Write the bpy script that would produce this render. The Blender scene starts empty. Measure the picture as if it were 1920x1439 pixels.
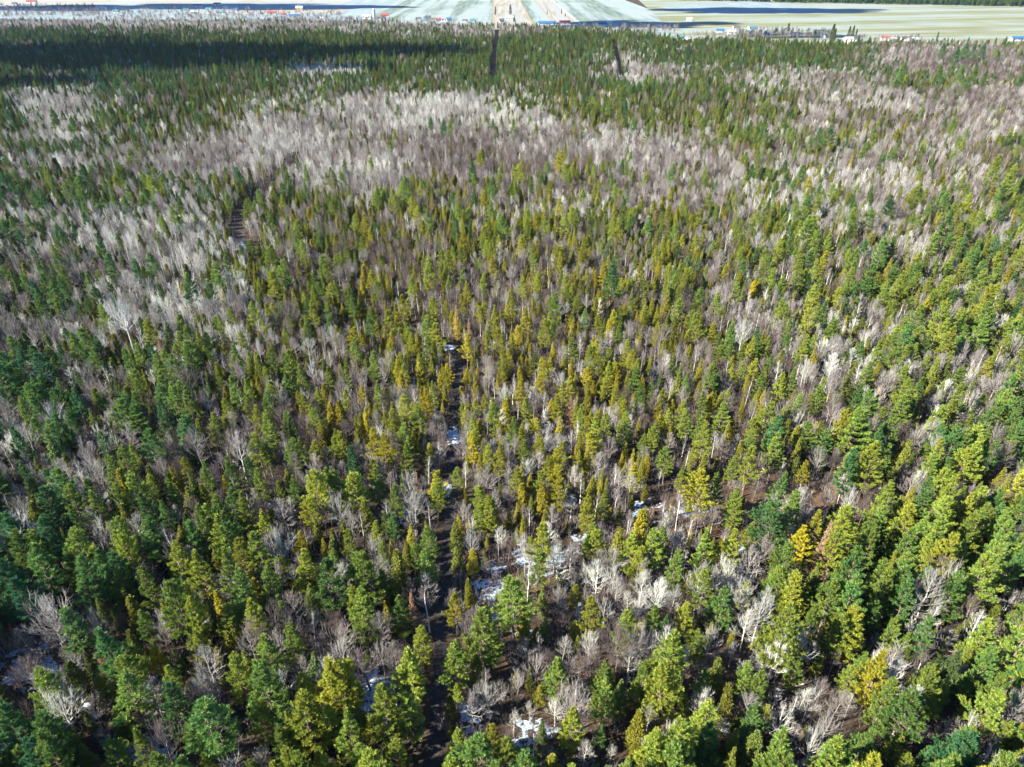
import bpy, math, random
import numpy as np
from mathutils import Vector, Matrix

# ------------------------------------------------------------------ camera
F, CXP, CYP, HC = 1300.0, 960.0, 719.5, 120.0      # photo pixels (1920 wide), metres above ground
HORIZ = -92.0
PITCH = math.atan((CYP-HORIZ)/F)                    # below horizontal
S = bpy.context.scene
cam_d = bpy.data.cameras.new("camera"); cam = bpy.data.objects.new("camera", cam_d)
S.collection.objects.link(cam); S.camera = cam
cam.location = (0, 0, HC); cam.rotation_euler = (math.pi/2-PITCH, 0, 0)
cam_d.sensor_width = 36; cam_d.lens = 36*F/1920; cam_d.clip_start = 1; cam_d.clip_end = 60000

# ------------------------------------------------------------------ light
SUN_EL = math.radians(34); SUN_AZ = math.radians(250)   # azimuth clockwise from +Y: from the left, a little behind
sd = Vector((math.sin(SUN_AZ)*math.cos(SUN_EL), math.cos(SUN_AZ)*math.cos(SUN_EL), math.sin(SUN_EL)))
W = bpy.data.worlds.new("World"); S.world = W; W.use_nodes = True
nt = W.node_tree; nt.nodes.clear()
sky = nt.nodes.new('ShaderNodeTexSky'); sky.sky_type = 'NISHITA'; sky.sun_disc = False
sky.sun_elevation = SUN_EL; sky.sun_rotation = SUN_AZ; sky.air_density = 1.0; sky.ozone_density = 9.0; sky.dust_density = 0.0
bg = nt.nodes.new('ShaderNodeBackground'); bg.inputs[1].default_value = 0.072
wo = nt.nodes.new('ShaderNodeOutputWorld')
nt.links.new(sky.outputs[0], bg.inputs[0]); nt.links.new(bg.outputs[0], wo.inputs[0])
sun_d = bpy.data.lights.new("sun", 'SUN'); sun_d.energy = 5.0; sun_d.angle = math.radians(0.5); sun_d.color = (1.0, 0.92, 0.76)
sun = bpy.data.objects.new("sun", sun_d); S.collection.objects.link(sun)
sun.rotation_euler = sd.to_track_quat('Z', 'Y').to_euler(); sun.location = (0, 0, 300)
S.view_settings.view_transform = 'Standard'; S.view_settings.look = 'None'
S.view_settings.exposure = 2.15; S.view_settings.gamma = 1.0
S.cycles.max_bounces = 3; S.cycles.diffuse_bounces = 2; S.cycles.transparent_max_bounces = 4
S.cycles.volume_bounces = 0

# ------------------------------------------------------------------ projection helpers
cP, sP = math.cos(PITCH), math.sin(PITCH)
def at(px, py, z=0.0):
    u = (px-CXP)/F; v = -(py-CYP)/F
    dx, dy, dz = u, cP+v*sP, -sP+v*cP
    t = (z-HC)/dz
    return (dx*t, dy*t, z)
def proj(x, y, z):
    zc = y*cP-(z-HC)*sP
    yc = y*sP+(z-HC)*cP
    return CXP+F*x/zc, CYP-F*yc/zc, zc
rng = np.random.default_rng(7)
R = random.Random(11)

def vnoise(x, y, seed=0):                            # smooth value noise 0..1, numpy
    x = np.asarray(x, float); y = np.asarray(y, float)
    xi = np.floor(x).astype(np.int64); yi = np.floor(y).astype(np.int64)
    fx = x-xi; fy = y-yi; fx = fx*fx*(3-2*fx); fy = fy*fy*(3-2*fy)
    def h(a, b):
        n = (a*374761393+b*668265263+seed*1442695041) & 0x7fffffff
        n = ((n ^ (n >> 13))*1274126177) & 0x7fffffff
        return ((n ^ (n >> 16)) & 0xffff)/65535.0
    return (h(xi, yi)*(1-fx)+h(xi+1, yi)*fx)*(1-fy)+(h(xi, yi+1)*(1-fx)+h(xi+1, yi+1)*fx)*fy

HILLS = []
for px, py, rx, ry, hh in ((1560, 175, 130, 60, 7), (1780, 215, 170, 70, 9), (1700, 120, 150, 90, 6),
                           (1350, 330, 60, 25, 2.5), (120, 205, 110, 70, 6)):
    c = at(px, py); HILLS.append((c[0], c[1], rx, ry, hh))
def ground_z(x, y):
    z = 0.0*np.asarray(x, float)
    for cx, cy, rx, ry, hh in HILLS:
        z = z+hh*np.exp(-((x-cx)/rx)**2-((y-cy)/ry)**2)
    return z

# ------------------------------------------------------------------ object helpers
C = S.collection
def tag(o, label=None, cat=None, group=None, kind=None):
    if label: o['label'] = label
    if cat: o['category'] = cat
    if group: o['group'] = group
    if kind: o['kind'] = kind
    return o
def mesh_np(name, V, Fc, mats=(), mi=None, smooth=False):
    """V (n,3); Fc list of arrays of equal-length faces."""
    me = bpy.data.meshes.new(name)
    V = np.asarray(V, np.float32)
    if not isinstance(Fc, list): Fc = [Fc]
    Fc = [np.asarray(f, np.int32) for f in Fc if len(f)]
    loops = np.concatenate([f.ravel() for f in Fc])
    tot = np.concatenate([np.full(len(f), f.shape[1], np.int32) for f in Fc])
    start = np.concatenate([[0], np.cumsum(tot)[:-1]]).astype(np.int32)
    me.vertices.add(len(V)); me.vertices.foreach_set('co', V.ravel())
    me.loops.add(len(loops)); me.loops.foreach_set('vertex_index', loops)
    me.polygons.add(len(tot)); me.polygons.foreach_set('loop_start', start); me.polygons.foreach_set('loop_total', tot)
    for m in mats: me.materials.append(m)
    if mi is not None: me.polygons.foreach_set('material_index', np.asarray(mi, np.int32))
    if smooth: me.polygons.foreach_set('use_smooth', np.ones(len(tot), bool))
    me.update(calc_edges=True)
    return me
class MB:                                            # boxes / prisms / tubes, one mesh
    def __init__(s): s.v = []; s.f = []
    def poly(s, pts):
        b = len(s.v); s.v += [tuple(p) for p in pts]; s.f.append(tuple(range(b, b+len(pts))))
    def box(s, x0, x1, y0, y1, z0, z1):
        b = len(s.v)
        s.v += [(x0,y0,z0),(x1,y0,z0),(x1,y1,z0),(x0,y1,z0),(x0,y0,z1),(x1,y0,z1),(x1,y1,z1),(x0,y1,z1)]
        for q in ((0,3,2,1),(4,5,6,7),(0,1,5,4),(1,2,6,5),(2,3,7,6),(3,0,4,7)): s.f.append(tuple(b+i for i in q))
    def prism(s, prof, x0, x1):                      # profile in (y,z), along x
        b = len(s.v); n = len(prof)
        s.v += [(x0, y, z) for y, z in prof]+[(x1, y, z) for y, z in prof]
        s.f.append(tuple(b+i for i in range(n-1, -1, -1))); s.f.append(tuple(b+n+i for i in range(n)))
        for i in range(n): j = (i+1) % n; s.f.append((b+i, b+j, b+n+j, b+n+i))
    def lathe(s, prof, cx=0, cy=0, n=14):
        b = len(s.v)
        for r, z in prof:
            for k in range(n): a = 2*math.pi*k/n; s.v.append((cx+r*math.cos(a), cy+r*math.sin(a), z))
        for i in range(len(prof)-1):
            for k in range(n): j = (k+1) % n; s.f.append((b+i*n+k, b+i*n+j, b+(i+1)*n+j, b+(i+1)*n+k))
        s.f.append(tuple(b+k for k in range(n-1, -1, -1))); s.f.append(tuple(b+(len(prof)-1)*n+k for k in range(n)))
    def build(s, name, mat, parent=None, smooth=False):
        me = bpy.data.meshes.new(name); me.from_pydata(s.v, [], s.f); me.update()
        if mat: me.materials.append(mat)
        if smooth: me.polygons.foreach_set('use_smooth', [True]*len(me.polygons))
        o = bpy.data.objects.new(name, me); C.objects.link(o); o.parent = parent
        return o
def empty(name, loc, rz=0.0, s=1.0):
    o = bpy.data.objects.new(name, None); C.objects.link(o); o.location = loc; o.rotation_euler = (0, 0, rz)
    o.scale = (s, s, s); o.empty_display_size = 0.5
    return o

# ------------------------------------------------------------------ materials
def newmat(name):
    m = bpy.data.materials.new(name); m.use_nodes = True; n = m.node_tree; n.nodes.clear()
    out = n.nodes.new('ShaderNodeOutputMaterial')
    return m, n, out
def ramp(n, stops, fac=None, interp='LINEAR'):
    r = n.nodes.new('ShaderNodeValToRGB'); r.color_ramp.interpolation = interp
    e = r.color_ramp.elements
    while len(e) < len(stops): e.new(0.5)
    for i, (p, c) in enumerate(stops): e[i].position = p; e[i].color = (*c, 1)
    if fac is not None: n.links.new(fac, r.inputs[0])
    return r
def math_n(n, op, a, b=None, clamp=False):
    m = n.nodes.new('ShaderNodeMath'); m.operation = op; m.use_clamp = clamp
    for i, v in enumerate((a, b)):
        if v is None: continue
        if isinstance(v, (int, float)): m.inputs[i].default_value = v
        else: n.links.new(v, m.inputs[i])
    return m.outputs[0]
def noise(n, scale, detail=3, rough=0.55, coord='Object', vec=None, stretch=None):
    t = n.nodes.new('ShaderNodeTexNoise'); t.inputs['Scale'].default_value = scale
    t.inputs['Detail'].default_value = detail; t.inputs['Roughness'].default_value = rough
    if vec is None:
        if coord == 'World':
            g = n.nodes.new('ShaderNodeNewGeometry'); vec = g.outputs['Position']
        else:
            g = n.nodes.new('ShaderNodeTexCoord'); vec = g.outputs[coord]
    if stretch:
        mp = n.nodes.new('ShaderNodeMapping'); mp.inputs['Scale'].default_value = stretch
        n.links.new(vec, mp.inputs[0]); vec = mp.outputs[0]
    n.links.new(vec, t.inputs['Vector'])
    return t.outputs[0]
def mix(n, f, a, b, mode='MIX'):
    m = n.nodes.new('ShaderNodeMix'); m.data_type = 'RGBA'; m.blend_type = mode
    for k, v in (('Factor', f), ('A', a), ('B', b)):
        sock = [i for i in m.inputs if i.name == k and (i.type == 'RGBA' or k == 'Factor')][0]
        if isinstance(v, (int, float)): sock.default_value = v
        elif isinstance(v, tuple): sock.default_value = (*v, 1)
        else: n.links.new(v, sock)
    return [o for o in m.outputs if o.type == 'RGBA'][0]
def tint_out(n):
    a = n.nodes.new('ShaderNodeAttribute'); a.attribute_type = 'INSTANCER'; a.attribute_name = 'tint'
    return a.outputs['Fac']
def foliage(name, stops, trans=0.22):
    m, n, out = newmat(name)
    t = tint_out(n)
    oi = n.nodes.new('ShaderNodeObjectInfo')
    ns = noise(n, 0.45, 2, coord='Object')
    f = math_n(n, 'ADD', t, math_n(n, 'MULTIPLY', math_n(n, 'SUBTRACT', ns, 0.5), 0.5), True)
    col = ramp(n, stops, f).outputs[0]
    br = math_n(n, 'ADD', math_n(n, 'MULTIPLY', oi.outputs['Random'], 0.5), 0.75)
    col = mix(n, 1.0, col, br, 'MULTIPLY')
    d = n.nodes.new('ShaderNodeBsdfPrincipled'); d.inputs['Roughness'].default_value = 0.6
    d.inputs['Specular IOR Level'].default_value = 0.25
    n.links.new(col, d.inputs['Base Color'])
    tr = n.nodes.new('ShaderNodeBsdfTranslucent'); n.links.new(col, tr.inputs[0])
    ms = n.nodes.new('ShaderNodeMixShader'); ms.inputs[0].default_value = trans
    n.links.new(d.outputs[0], ms.inputs[1]); n.links.new(tr.outputs[0], ms.inputs[2]); n.links.new(ms.outputs[0], out.inputs[0])
    return m
def principled(name, build, rough=0.85, spec=0.2, bump=None):
    m, n, out = newmat(name)
    p = n.nodes.new('ShaderNodeBsdfPrincipled'); p.inputs['Roughness'].default_value = rough
    p.inputs['Specular IOR Level'].default_value = spec
    c = build(n)
    if isinstance(c, tuple): p.inputs['Base Color'].default_value = (*c, 1)
    else: n.links.new(c, p.inputs['Base Color'])
    if bump:
        b = n.nodes.new('ShaderNodeBump'); b.inputs['Strength'].default_value = bump[0]; b.inputs['Distance'].default_value = bump[2]
        n.links.new(noise(n, bump[1], 4, coord='World'), b.inputs['Height']); n.links.new(b.outputs[0], p.inputs['Normal'])
    n.links.new(p.outputs[0], out.inputs[0])
    return m
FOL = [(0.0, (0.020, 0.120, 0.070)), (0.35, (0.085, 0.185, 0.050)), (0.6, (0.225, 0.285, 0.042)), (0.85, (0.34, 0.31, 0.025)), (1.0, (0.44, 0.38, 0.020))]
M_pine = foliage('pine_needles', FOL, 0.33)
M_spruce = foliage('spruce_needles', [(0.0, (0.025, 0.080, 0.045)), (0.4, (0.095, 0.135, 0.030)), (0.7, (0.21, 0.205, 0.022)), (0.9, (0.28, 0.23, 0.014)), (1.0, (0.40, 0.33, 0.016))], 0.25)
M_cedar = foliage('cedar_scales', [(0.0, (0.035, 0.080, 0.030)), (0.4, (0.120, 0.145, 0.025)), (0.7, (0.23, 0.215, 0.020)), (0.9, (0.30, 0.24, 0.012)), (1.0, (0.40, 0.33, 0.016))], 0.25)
M_larch = foliage('larch_twigs', [(0.0, (0.25, 0.14, 0.09)), (0.5, (0.34, 0.21, 0.13)), (1.0, (0.35, 0.26, 0.05))], 0.2)
def barkf(stops):
    def b(n):
        t = tint_out(n)
        oi = n.nodes.new('ShaderNodeObjectInfo')
        f = math_n(n, 'ADD', t, math_n(n, 'MULTIPLY', math_n(n, 'SUBTRACT', noise(n, 0.6, 3), 0.5), 0.35), True)
        c = ramp(n, stops, f).outputs[0]
        return mix(n, 1.0, c, math_n(n, 'ADD', math_n(n, 'MULTIPLY', oi.outputs['Random'], 0.4), 0.8), 'MULTIPLY')
    return b
M_twig = principled('bare_twigs', barkf([(0.0, (0.10, 0.075, 0.07)), (0.3, (0.18, 0.155, 0.15)), (0.6, (0.29, 0.275, 0.265)), (1.0, (0.50, 0.51, 0.47))]), 0.8)
M_hbark = principled('hardwood_bark', barkf([(0.0, (0.10, 0.085, 0.08)), (0.4, (0.22, 0.19, 0.18)), (1.0, (0.60, 0.58, 0.53))]), 0.85)
M_birch = principled('birch_bark', lambda n: mix(n, ramp(n, [(0.55, (0, 0, 0)), (0.62, (1, 1, 1))], noise(n, 3.0, 3, stretch=(1, 1, 6))).outputs[0], (0.82, 0.80, 0.74), (0.12, 0.10, 0.09)), 0.6)
M_bark = principled('conifer_bark', lambda n: ramp(n, [(0.3, (0.09, 0.065, 0.05)), (0.7, (0.22, 0.17, 0.14))], noise(n, 2.5, 4, stretch=(1, 1, 0.2))).outputs[0], 0.9)
M_brush = principled('brush_stems', barkf([(0.0, (0.07, 0.045, 0.038)), (0.5, (0.14, 0.115, 0.11)), (1.0, (0.34, 0.31, 0.30))]), 0.85)

def ground_col(n):
    a = noise(n, 0.05, 5, 0.6, 'World'); b = noise(n, 0.9, 5, 0.7, 'World'); c = noise(n, 5.0, 3, 0.6, 'World')
    c1 = ramp(n, [(0.32, (0.020, 0.016, 0.015)), (0.5, (0.055, 0.038, 0.030)), (0.62, (0.075, 0.048, 0.033)), (0.75, (0.15, 0.095, 0.06))], b).outputs[0]
    c2 = ramp(n, [(0.3, (0.025, 0.024, 0.018)), (0.55, (0.040, 0.033, 0.022)), (0.8, (0.09, 0.075, 0.055))], c).outputs[0]
    base = mix(n, a, c1, c2)
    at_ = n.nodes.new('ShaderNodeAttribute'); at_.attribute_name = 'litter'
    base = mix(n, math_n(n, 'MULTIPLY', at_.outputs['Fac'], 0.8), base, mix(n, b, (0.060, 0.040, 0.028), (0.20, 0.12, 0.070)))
    return base
M_ground = principled('forest_floor', ground_col, 0.95, 0.1, (0.8, 1.6, 0.35))
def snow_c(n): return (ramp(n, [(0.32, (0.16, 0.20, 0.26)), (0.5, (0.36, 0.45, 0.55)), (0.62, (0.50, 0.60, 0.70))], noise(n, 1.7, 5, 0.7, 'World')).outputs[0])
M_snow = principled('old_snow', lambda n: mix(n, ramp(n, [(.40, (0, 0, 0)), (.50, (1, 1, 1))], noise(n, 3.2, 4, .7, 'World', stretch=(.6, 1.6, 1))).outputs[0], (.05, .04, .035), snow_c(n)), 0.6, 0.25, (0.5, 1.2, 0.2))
M_path = principled('shaded_dirt', lambda n: ramp(n, [(0.3, (0.014, 0.012, 0.013)), (0.55, (0.030, 0.024, 0.023)), (0.75, (0.075, 0.052, 0.040))], noise(n, 1.1, 5, 0.7, 'World')).outputs[0], 0.75, 0.3, (0.6, 1.5, 0.15))  # dirt colour darkened to carry the shade of trees beside the track
M_cut_shade = principled('cutting_shade', lambda n: (0.010, 0.009, 0.010), 0.95, 0.1)  # near-black floor: shade inside the far cuttings put into its colour
M_rut = principled('muddy_rut', lambda n: ramp(n, [(0.35, (0.018, 0.017, 0.022)), (0.7, (0.05, 0.042, 0.042))], noise(n, 0.8, 5, 0.7, 'World')).outputs[0], 0.85, 0.2)

# ------------------------------------------------------------------ tree geometry (numpy)
def unit(v): return v/np.maximum(np.linalg.norm(v, axis=-1, keepdims=True), 1e-9)
class Tubes:
    def __init__(s): s.V = []; s.Q = []; s.n = 0
    def add(s, pts, rad, k=3):
        pts = np.asarray(pts, float); m = len(pts)
        d = unit(np.gradient(pts, axis=0))
        ref = np.array([0.31, 0.17, 0.93]) if abs(d[0][2]) < 0.9 else np.array([1.0, 0.1, 0.0])
        a = unit(np.cross(d, ref)); b = np.cross(d, a)
        ang = np.arange(k)*2*np.pi/k
        ring = a[:, None, :]*np.cos(ang)[None, :, None]+b[:, None, :]*np.sin(ang)[None, :, None]
        v = pts[:, None, :]+ring*np.asarray(rad)[:, None, None]
        s.V.append(v.reshape(-1, 3))
        i = np.arange(m-1)[:, None]*k; j = np.arange(k)[None, :]; j2 = (j+1) % k
        q = np.stack([i+j, i+j2, i+k+j2, i+k+j], -1).reshape(-1, 4)+s.n
        s.Q.append(q); s.n += m*k
    def out(s): return np.concatenate(s.V), np.concatenate(s.Q)
class Leaves:
    def __init__(s): s.P = []; s.D = []; s.N = []; s.L = []; s.W = []
    def add(s, P, D, N, L, W_):
        s.P.append(P); s.D.append(D); s.N.append(N); s.L.append(L); s.W.append(W_)
    def out(s):
        P = np.concatenate(s.P); D = unit(np.concatenate(s.D)); N = np.concatenate(s.N); L = np.concatenate(s.L)[:, None]; w = np.concatenate(s.W)[:, None]
        sd_ = unit(np.cross(D, N))
        A = P; B = P+D*L*0.45+sd_*w*0.5; Cc = P+D*L; E = P+D*L*0.45-sd_*w*0.5
        V = np.stack([A, B, Cc, E], 1).reshape(-1, 3)
        return V, np.arange(len(V)).reshape(-1, 4)
def finger(lv, pts, g, step, nk, ln, wd, spread=0.75, up=0.25):
    """needle brush round a polyline"""
    pts = np.asarray(pts, float); seg = np.linalg.norm(np.diff(pts, axis=0), axis=1); tot = seg.sum()
    n = max(2, int(tot/step)); t = (np.arange(n)+g.random(n))/n*tot
    cs = np.concatenate([[0], np.cumsum(seg)])
    P = np.stack([np.interp(t, cs, pts[:, i]) for i in range(3)], 1)
    idx = np.clip(np.searchsorted(cs, t)-1, 0, len(seg)-1)
    ax = unit(np.diff(pts, axis=0))[idx]
    P = np.repeat(P, nk, 0); ax = np.repeat(ax, nk, 0)
    r = unit(g.normal(size=P.shape)); r = unit(r-(r*ax).sum(1, keepdims=True)*ax); r[:, 2] += up; r = unit(r)
    D = ax*(1-spread*0.5)+r*spread+g.normal(size=P.shape)*0.12
    k = len(P)
    lv.add(P-ax*0.1, D, r+g.normal(size=P.shape)*0.25, ln*(0.7+0.6*g.random(k)), wd*(0.7+0.6*g.random(k)))
def curve(p, az, el, L, bend, g, n=4, wig=0.06):
    pts = [np.array(p, float)]
    for i in range(n):
        e = el+bend*(i+0.5)/n; a = az+g.normal()*wig
        pts.append(pts[-1]+np.array([math.cos(a)*math.cos(e), math.sin(a)*math.cos(e), math.sin(e)])*L/n)
    return np.array(pts)
def conifer_trunk(h, r, g, lean=0.0):
    tb = Tubes(); zs = np.linspace(0, h*0.985, 7)
    pts = np.stack([lean*h*(zs/h)**2+g.normal(size=7)*0.05*(zs/h), g.normal(size=7)*0.05*(zs/h), zs], 1); pts[0, :2] = 0
    tb.add(pts, r*(1-zs/h)**0.8+0.02, 6)
    return tb, lambda z: np.array([np.interp(z, zs, pts[:, 0]), np.interp(z, zs, pts[:, 1]), z])
def make_pine(seed, h=20.0, r=4.3, z0=0.22, dens=1.0, upper=0.9):
    g = np.random.default_rng(seed); tb, ax = conifer_trunk(h, 0.26, g, g.normal()*0.015); lv = Leaves()
    z = z0*h; a0 = g.random()*6.28
    lop = g.random()*6.28
    while z < h-0.5:
        t = (z-z0*h)/(h*(1-z0))
        prof = r*(min(1.0, 0.55+t*2.2))*(1-t)**0.62*0.98+0.35
        nb = 5 if t < 0.8 else 4
        wf = 0.72+0.5*g.random()
        for k in range(nb):
            if g.random() < 0.10: continue
            az = a0+k*6.283/nb+g.normal()*0.22
            L = prof*wf*(0.72+0.5*g.random())*(1+0.15*math.cos(az-lop))
            el = math.radians(2+upper*52*t**1.3)+g.normal()*0.10
            c = curve(ax(z), az, el, L, math.radians(22+10*g.random()), g)
            tb.add(c, np.linspace(0.05*(1-t)+0.03, 0.012, len(c)), 3)
            nn = len(c)
            finger(lv, c[nn//2-(1 if L < 2.2 else 0):], g, 0.18/dens, 8, 0.56, 0.105, 0.66, 0.35)
            ns = int(1+L*1.35)
            for q in range(ns):
                s_ = 0.35+0.6*(q+g.random()*0.6)/ns
                p = np.array([np.interp(s_*(nn-1), range(nn), c[:, i]) for i in range(3)])
                sl = (0.30*L+0.4)*(1.15-0.75*s_)*(0.75+0.5*g.random())
                sgn = 1 if q % 2 else -1
                c2 = curve(p, az+sgn*(0.62+0.25*g.random()), el+0.15+g.normal()*0.12, sl, 0.55, g, 3)
                finger(lv, c2, g, 0.19/dens, 8, 0.52, 0.10, 0.66, 0.35)
        a0 += 0.63; z += (0.95-0.45*t)*(0.95+0.35*g.random())
    finger(lv, np.array([ax(h-1.4), ax(h)]), g, 0.2, 5, 0.55, 0.18, 0.6)
    return tb.out(), lv.out()
def make_spruce(seed, h=13.0, r=2.2, z0=0.12, droop=-0.25):
    g = np.random.default_rng(seed); tb, ax = conifer_trunk(h, 0.15, g); lv = Leaves(); z = z0*h; a0 = 0
    while z < h-0.25:
        t = (z-z0*h)/(h*(1-z0)); prof = r*min(1, 0.7+t*2)*(1-t)**0.85+0.16
        nb = 7 if t < 0.6 else 5
        for k in range(nb):
            if g.random() < 0.08: continue
            az = a0+k*6.283/nb+g.normal()*0.2; L = prof*(0.7+0.5*g.random())
            c = curve(ax(z), az, droop*(1-t)+0.75*t, L, 0.45, g, 3)
            tb.add(c[[0, -1]], [0.02, 0.008], 3)
            finger(lv, c, g, 0.20, 6, 0.36, 0.13, 0.8, 0.1)
            if L > 1.0:
                for sgn in (-1, 1):
                    c2 = curve(c[1], az+sgn*0.6, droop*(1-t)+0.6*t, L*0.55, 0.3, g, 2)
                    finger(lv, c2, g, 0.22, 5, 0.33, 0.12, 0.8, 0.1)
        a0 += 0.7; z += (0.50-0.18*t)*(0.85+0.3*g.random())
    finger(lv, np.array([ax(h-0.8), ax(h)+np.array([0, 0, 0.2])]), g, 0.12, 5, 0.3, 0.1, 0.5)
    return tb.out(), lv.out()
def make_cedar(seed, h=11.0, r=1.5):
    g = np.random.default_rng(seed); tb, ax = conifer_trunk(h, 0.13, g); lv = Leaves()
    n = int(620*h/11)
    for i in range(n):
        t = g.random()**0.9; z = h*(0.07+0.92*t)
        prof = r*min(1, 0.6+2.2*t)*(1-t)**0.62+0.06
        az = g.random()*6.283; lump = 0.82+0.28*math.sin(az*3+z*1.7+seed)*math.sin(z*2.3+seed)
        rr = prof*lump*(0.45+0.6*g.random()**0.6)
        p = ax(z)+np.array([math.cos(az)*rr, math.sin(az)*rr, 0])
        c = curve(p, az, 0.8+0.3*t, 0.45, 0.3, g, 2, 0.2)
        finger(lv, c, g, 0.22, 4, 0.30, 0.17, 0.7, 0.1)
    for i in range(24):
        z = h*(0.1+0.8*g.random()); c = curve(ax(z), g.random()*6.28, 0.7, r*0.6*(1-z/h)+0.1, 0.3, g, 2); tb.add(c, [0.02]*len(c), 3)
    return tb.out(), lv.out()
def make_larch(seed, h=14.0, r=2.0, dens=1.0):
    g = np.random.default_rng(seed); tb, ax = conifer_trunk(h, 0.14, g); lv = Leaves(); z = 0.15*h
    while z < h-0.3:
        t = (z-0.15*h)/(h*0.85)
        for k in range(6):
            az = g.random()*6.283; L = (r*(1-t)**0.85+0.15)*(0.7+0.5*g.random())
            c = curve(ax(z), az, 0.0+0.7*t, L, 0.4, g, 3); tb.add(c, np.linspace(0.03, 0.012, len(c)), 3)
            finger(lv, c, g, 0.2/dens, 3, 0.35, 0.07, 0.9, 0.2)
        z += 0.36
    return tb.out(), lv.out()
def make_bare(seed, h=13.0, spread=3.0, form='fan', thick=1.0, prim=18):
    g = np.random.default_rng(seed); tk = Tubes(); tb = Tubes()
    zs = np.linspace(0, h*0.93, 8); bend = g.normal(size=2)*0.05*h
    px = bend[0]*(zs/h)**1.6+g.normal(size=8)*0.10*(zs/h); py = bend[1]*(zs/h)**1.6+g.normal(size=8)*0.10*(zs/h)
    fork = 0.42 if form == 'fan' else 0.33
    stop = 8 if form != 'fan' else 6
    tk.add(np.stack([px, py, zs], 1)[:stop], ((0.15*thick)*(1-zs/h)**0.9+0.03)[:stop], 6)
    ztop = zs[stop-1]
    axp = lambda z: np.array([np.interp(z, zs, px), np.interp(z, zs, py), z])
    for i in range(prim):
        t = (i+g.random())/prim
        if form == 'fan':
            z = h*(fork+0.30*t*t); el = math.radians(22+55*t)+g.normal()*0.1; L = min((h-z)/max(0.55, math.sin(el+0.2)), spread*(1.25+1.2*t))*(0.75+0.3*g.random())
        else:
            z = h*(fork+0.60*t); el = math.radians(25+38*t)+g.normal()*0.12; L = (spread*(1-t)**0.55+0.5)*(0.8+0.4*g.random())*1.15
        z = min(z, ztop)
        az = i*2.4+g.normal()*0.3
        c = curve(axp(z), az, el, L, 0.40, g, 5, 0.12); r0 = thick*(0.060 if form == 'fan' else 0.045)
        (tb).add(c, np.linspace(r0, 0.022, len(c)), 4)
        ns = int(4+L*0.6)
        for q in range(ns):
            s_ = 0.22+0.75*(q+g.random())/ns
            p = np.array([np.interp(s_*5, range(6), c[:, j]) for j in range(3)])
            L2 = L*(0.50-0.25*s_)*(0.7+0.6*g.random())+0.35
            az2 = az+(1 if q % 2 else -1)*(0.5+0.6*g.random()); e2 = el+0.15+g.normal()*0.22
            c2 = curve(p, az2, e2, L2, 0.35, g, 3, 0.15); tb.add(c2, np.linspace(0.026, 0.012, 4), 3)
            for u in range(5+int(L2*2.2)):
                s2 = 0.2+0.8*g.random(); p2 = np.array([np.interp(s2*3, range(4), c2[:, j]) for j in range(3)])
                L3 = 0.35+0.45*L2*g.random()+0.3*g.random()
                c3 = curve(p2, az2+g.normal()*0.8, e2+0.15+g.normal()*0.35, L3, 0.3, g, 2, 0.2); tb.add(c3, [0.014, 0.010, 0.005], 3)
    return tk.out(), tb.out()
def make_brush(seed, h=3.0, n=26, r=1.3):
    g = np.random.default_rng(seed); tb = Tubes()
    for i in range(n):
        a = g.random()*6.28; q = r*g.random()**0.5
        c = curve((q*math.cos(a), q*math.sin(a), 0), g.random()*6.28, 1.25+g.normal()*0.18, h*(0.5+0.6*g.random()), 0.1, g, 3, 0.3)
        tb.add(c, [0.03, 0.022, 0.016, 0.008], 3)
        for u in range(4):
            s2 = 1+2*g.random(); p = np.array([np.interp(s2, range(4), c[:, j]) for j in range(3)])
            c2 = curve(p, g.random()*6.28, 0.8+g.normal()*0.3, h*0.22*(0.6+g.random()), 0.2, g, 2); tb.add(c2, [0.014, 0.011, 0.006], 3)
    return tb.out()

# prototypes: kind -> list of dict(trunk mesh, crown mesh, joined object, height, radius)
PROTO = {}; PCOL = {}
def add_proto(kind, tr, cr, mt, mc, h, r):
    lst = PROTO.setdefault(kind, []); col = PCOL.get(kind)
    if col is None: col = PCOL[kind] = bpy.data.collections.new('stock_'+kind)
    i = len(lst)
    mtk = mesh_np(kind+'_trunk', tr[0], [tr[1]], [mt], smooth=True) if tr is not None else None
    mcr = mesh_np(kind+'_crown', cr[0], [cr[1]], [mc])
    if tr is not None:
        V = np.concatenate([tr[0], cr[0]]); Q = np.concatenate([tr[1], cr[1]+len(tr[0])])
        me = mesh_np(kind+'_whole', V, [Q], [mt, mc], np.concatenate([np.zeros(len(tr[1])), np.ones(len(cr[1]))]))
    else: me = mcr
    ob = bpy.data.objects.new('%s_stock_%02d' % (kind, i), me); col.objects.link(ob)
    lst.append(dict(t=mtk, c=mcr, h=h, r=r))
for i, (h, r, z0, up) in enumerate(((20, 4.3, .22, .9), (20, 3.6, .25, 1.0), (20, 4.6, .30, .8), (20, 3.9, .18, .9), (20, 3.2, .22, 1.1), (20, 4.4, .34, 1.05), (20, 3.7, .28, .75))):
    t, c = make_pine(100+i, h, r, z0, 1.0, up); add_proto('pine', t, c, M_bark, M_pine, h, r)
for i, (r, d) in enumerate(((2.2, -.25), (1.8, -.15), (2.5, -.3), (2.0, 0.0), (1.6, -.2))):
    t, c = make_spruce(200+i, 13, r, .1, d); add_proto('spruce', t, c, M_bark, M_spruce, 13, r)
for i, r in enumerate((1.5, 1.25, 1.8, 1.4)):
    t, c = make_cedar(300+i, 11, r); add_proto('cedar', t, c, M_bark, M_cedar, 11, r)
for i in range(2):
    t, c = make_larch(400+i); add_proto('larch', t, c, M_bark, M_larch, 14, 2.0)
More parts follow.
